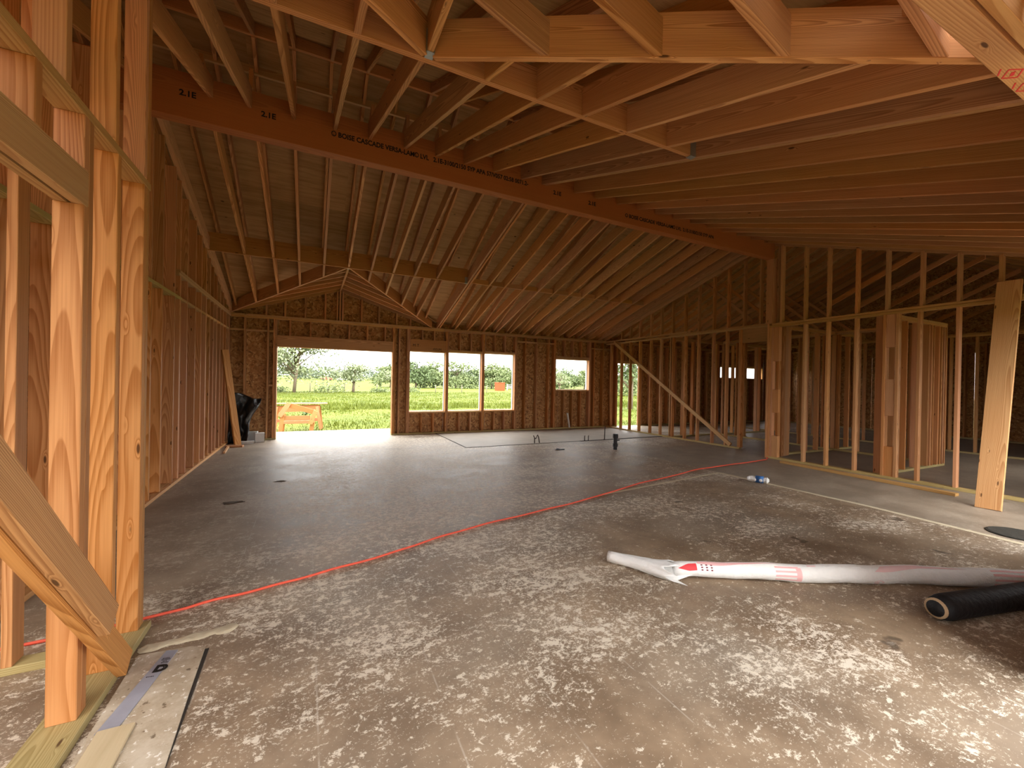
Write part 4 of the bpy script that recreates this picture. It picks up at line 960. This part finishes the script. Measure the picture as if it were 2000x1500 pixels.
timber_frame('sawhorse', 'rear wooden sawhorse carrying a flat board on top', [
    ('top_rail', (-1.0, .42), (.30, .45), .20, 0), ('leg', (.21, .50), (.33, -.24), .09, -2), ('leg', (.28, .50), (.37, -.24), .09, 6), ('leg', (-.92, .50), (-1.02, -.24), .09, -2), ('leg', (-.90, .50), (-.98, -.24), .09, 6), ('rail', (-.95, .05), (.31, .07), .10, 2)], 14.75, .04)
o = member('work_board', (-1.15, 14.80, .59), (.52, 14.85, .59), .34, .03, M['plate'], None); props(o, 'flat board resting on the rear sawhorse', 'board')
# far vehicles, bin, fence, pole
def car(x, y, rz, mat, label, pick=True):
    o = empty('pickup_truck' if pick else 'car', (x, y, -.3 + (y - 120) * .012), label=label, cat='vehicle'); o.rotation_euler = (0, 0, rz)
    prof = [(-2.3, .45), (2.3, .45), (2.35, .95), (1.2, 1.05), (.7, 1.6), (-.6, 1.62), (-.8, 1.08), (-2.3, 1.08)] if pick else [(-2.1, .4), (2.1, .4), (2.1, .8), (1.2, .95), (.6, 1.42), (-1.0, 1.42), (-1.7, .98), (-2.1, .9)]
    n = len(prof); vs = [(a, s * .85, b) for s in (-1, 1) for a, b in prof]
    mesh_obj('body', vs, [tuple(range(n)), tuple(range(n, 2 * n))[::-1]] + [(i, n + i, n + (i + 1) % n, (i + 1) % n) for i in range(n)], mat, o)
    for s in (-1, 1): 
        mesh_obj('side_window', [(-.5, s * .856, 1.1), (.85, s * .856, 1.1), (.6, s * .856, 1.5), (-.5, s * .856, 1.5)], [(0, 1, 2, 3)], M['glass_dark'], o).modifiers.new('thickness', 'SOLIDIFY').thickness = .01
        for wx in (-1.4, 1.4): tube('wheel', [(wx, s * .70, .36), (wx, s * .90, .36)], .36, M['rubber'], o, 16)
car(6.6, 200, .1, M['red_paint'], 'red pickup far off behind the tall airy tree'); car(13.0, 203, .05, M['white_paint'], 'white car far off beside the red pickup', False); car(20, 206, .1, M['white_paint'], 'white pickup far off right of the white car')
ob_ = empty('orange_bin', (33.5, 74, -.28), label='orange bin standing before the far treeline', cat='bin')
for z0_, z1_, w in ((0, 1.5, 1.5), (1.5, 1.62, 1.6)): 
    q = stud(-w / 2, w / 2, -w / 2, w / 2, z0_, z1_, None, 'bin_shell' if z0_ == 0 else 'bin_rim', M['orange'], .02); q.parent = ob_
def fence(label, a, b, n):
    o = empty('rail_fence', (a[0], a[1], -.28), label=label, cat='fence'); d = Vector((b[0] - a[0], b[1] - a[1], 0))
    for i in range(n + 1): p = d * (i / n); q = stud(p.x - .06, p.x + .06, p.y - .06, p.y + .06, 0, 1.3, None, 'post', M['white_paint'], 0); q.parent = o
    for z in (.45, .8, 1.15): q = member('rail', (0, 0, z), tuple(d + Vector((0, 0, z))), .04, .10, M['white_paint'], None, bev=0); q.parent = o
fence('white rail fence in front of the far treeline', (37, 78), (47, 76), 6)
o = empty('utility_pole', (55, 64, -.3), label='utility pole seen through the small high window', cat='pole'); tube('shaft', [(0, 0, 0), (0, 0, 7.5)], [.16, .11], M['pole'], o, 10); q = member('cross_arm', (-1, 0, 6.9), (1, 0, 6.9), .1, .12, M['pole'], None); q.parent = o
for i in range(9):
    x = -8 + i * 4.0
    s_ = empty('fence_post', (x, 57.5 + .3 * math.sin(i), -.3), label='thin wooden fence post along the meadow edge', cat='post', group='posts along the meadow edge')
    tube('post_shaft', [(0, 0, 0), (.02, 0, 1.15)], [.055, .05], M['pole'], s_, 7)
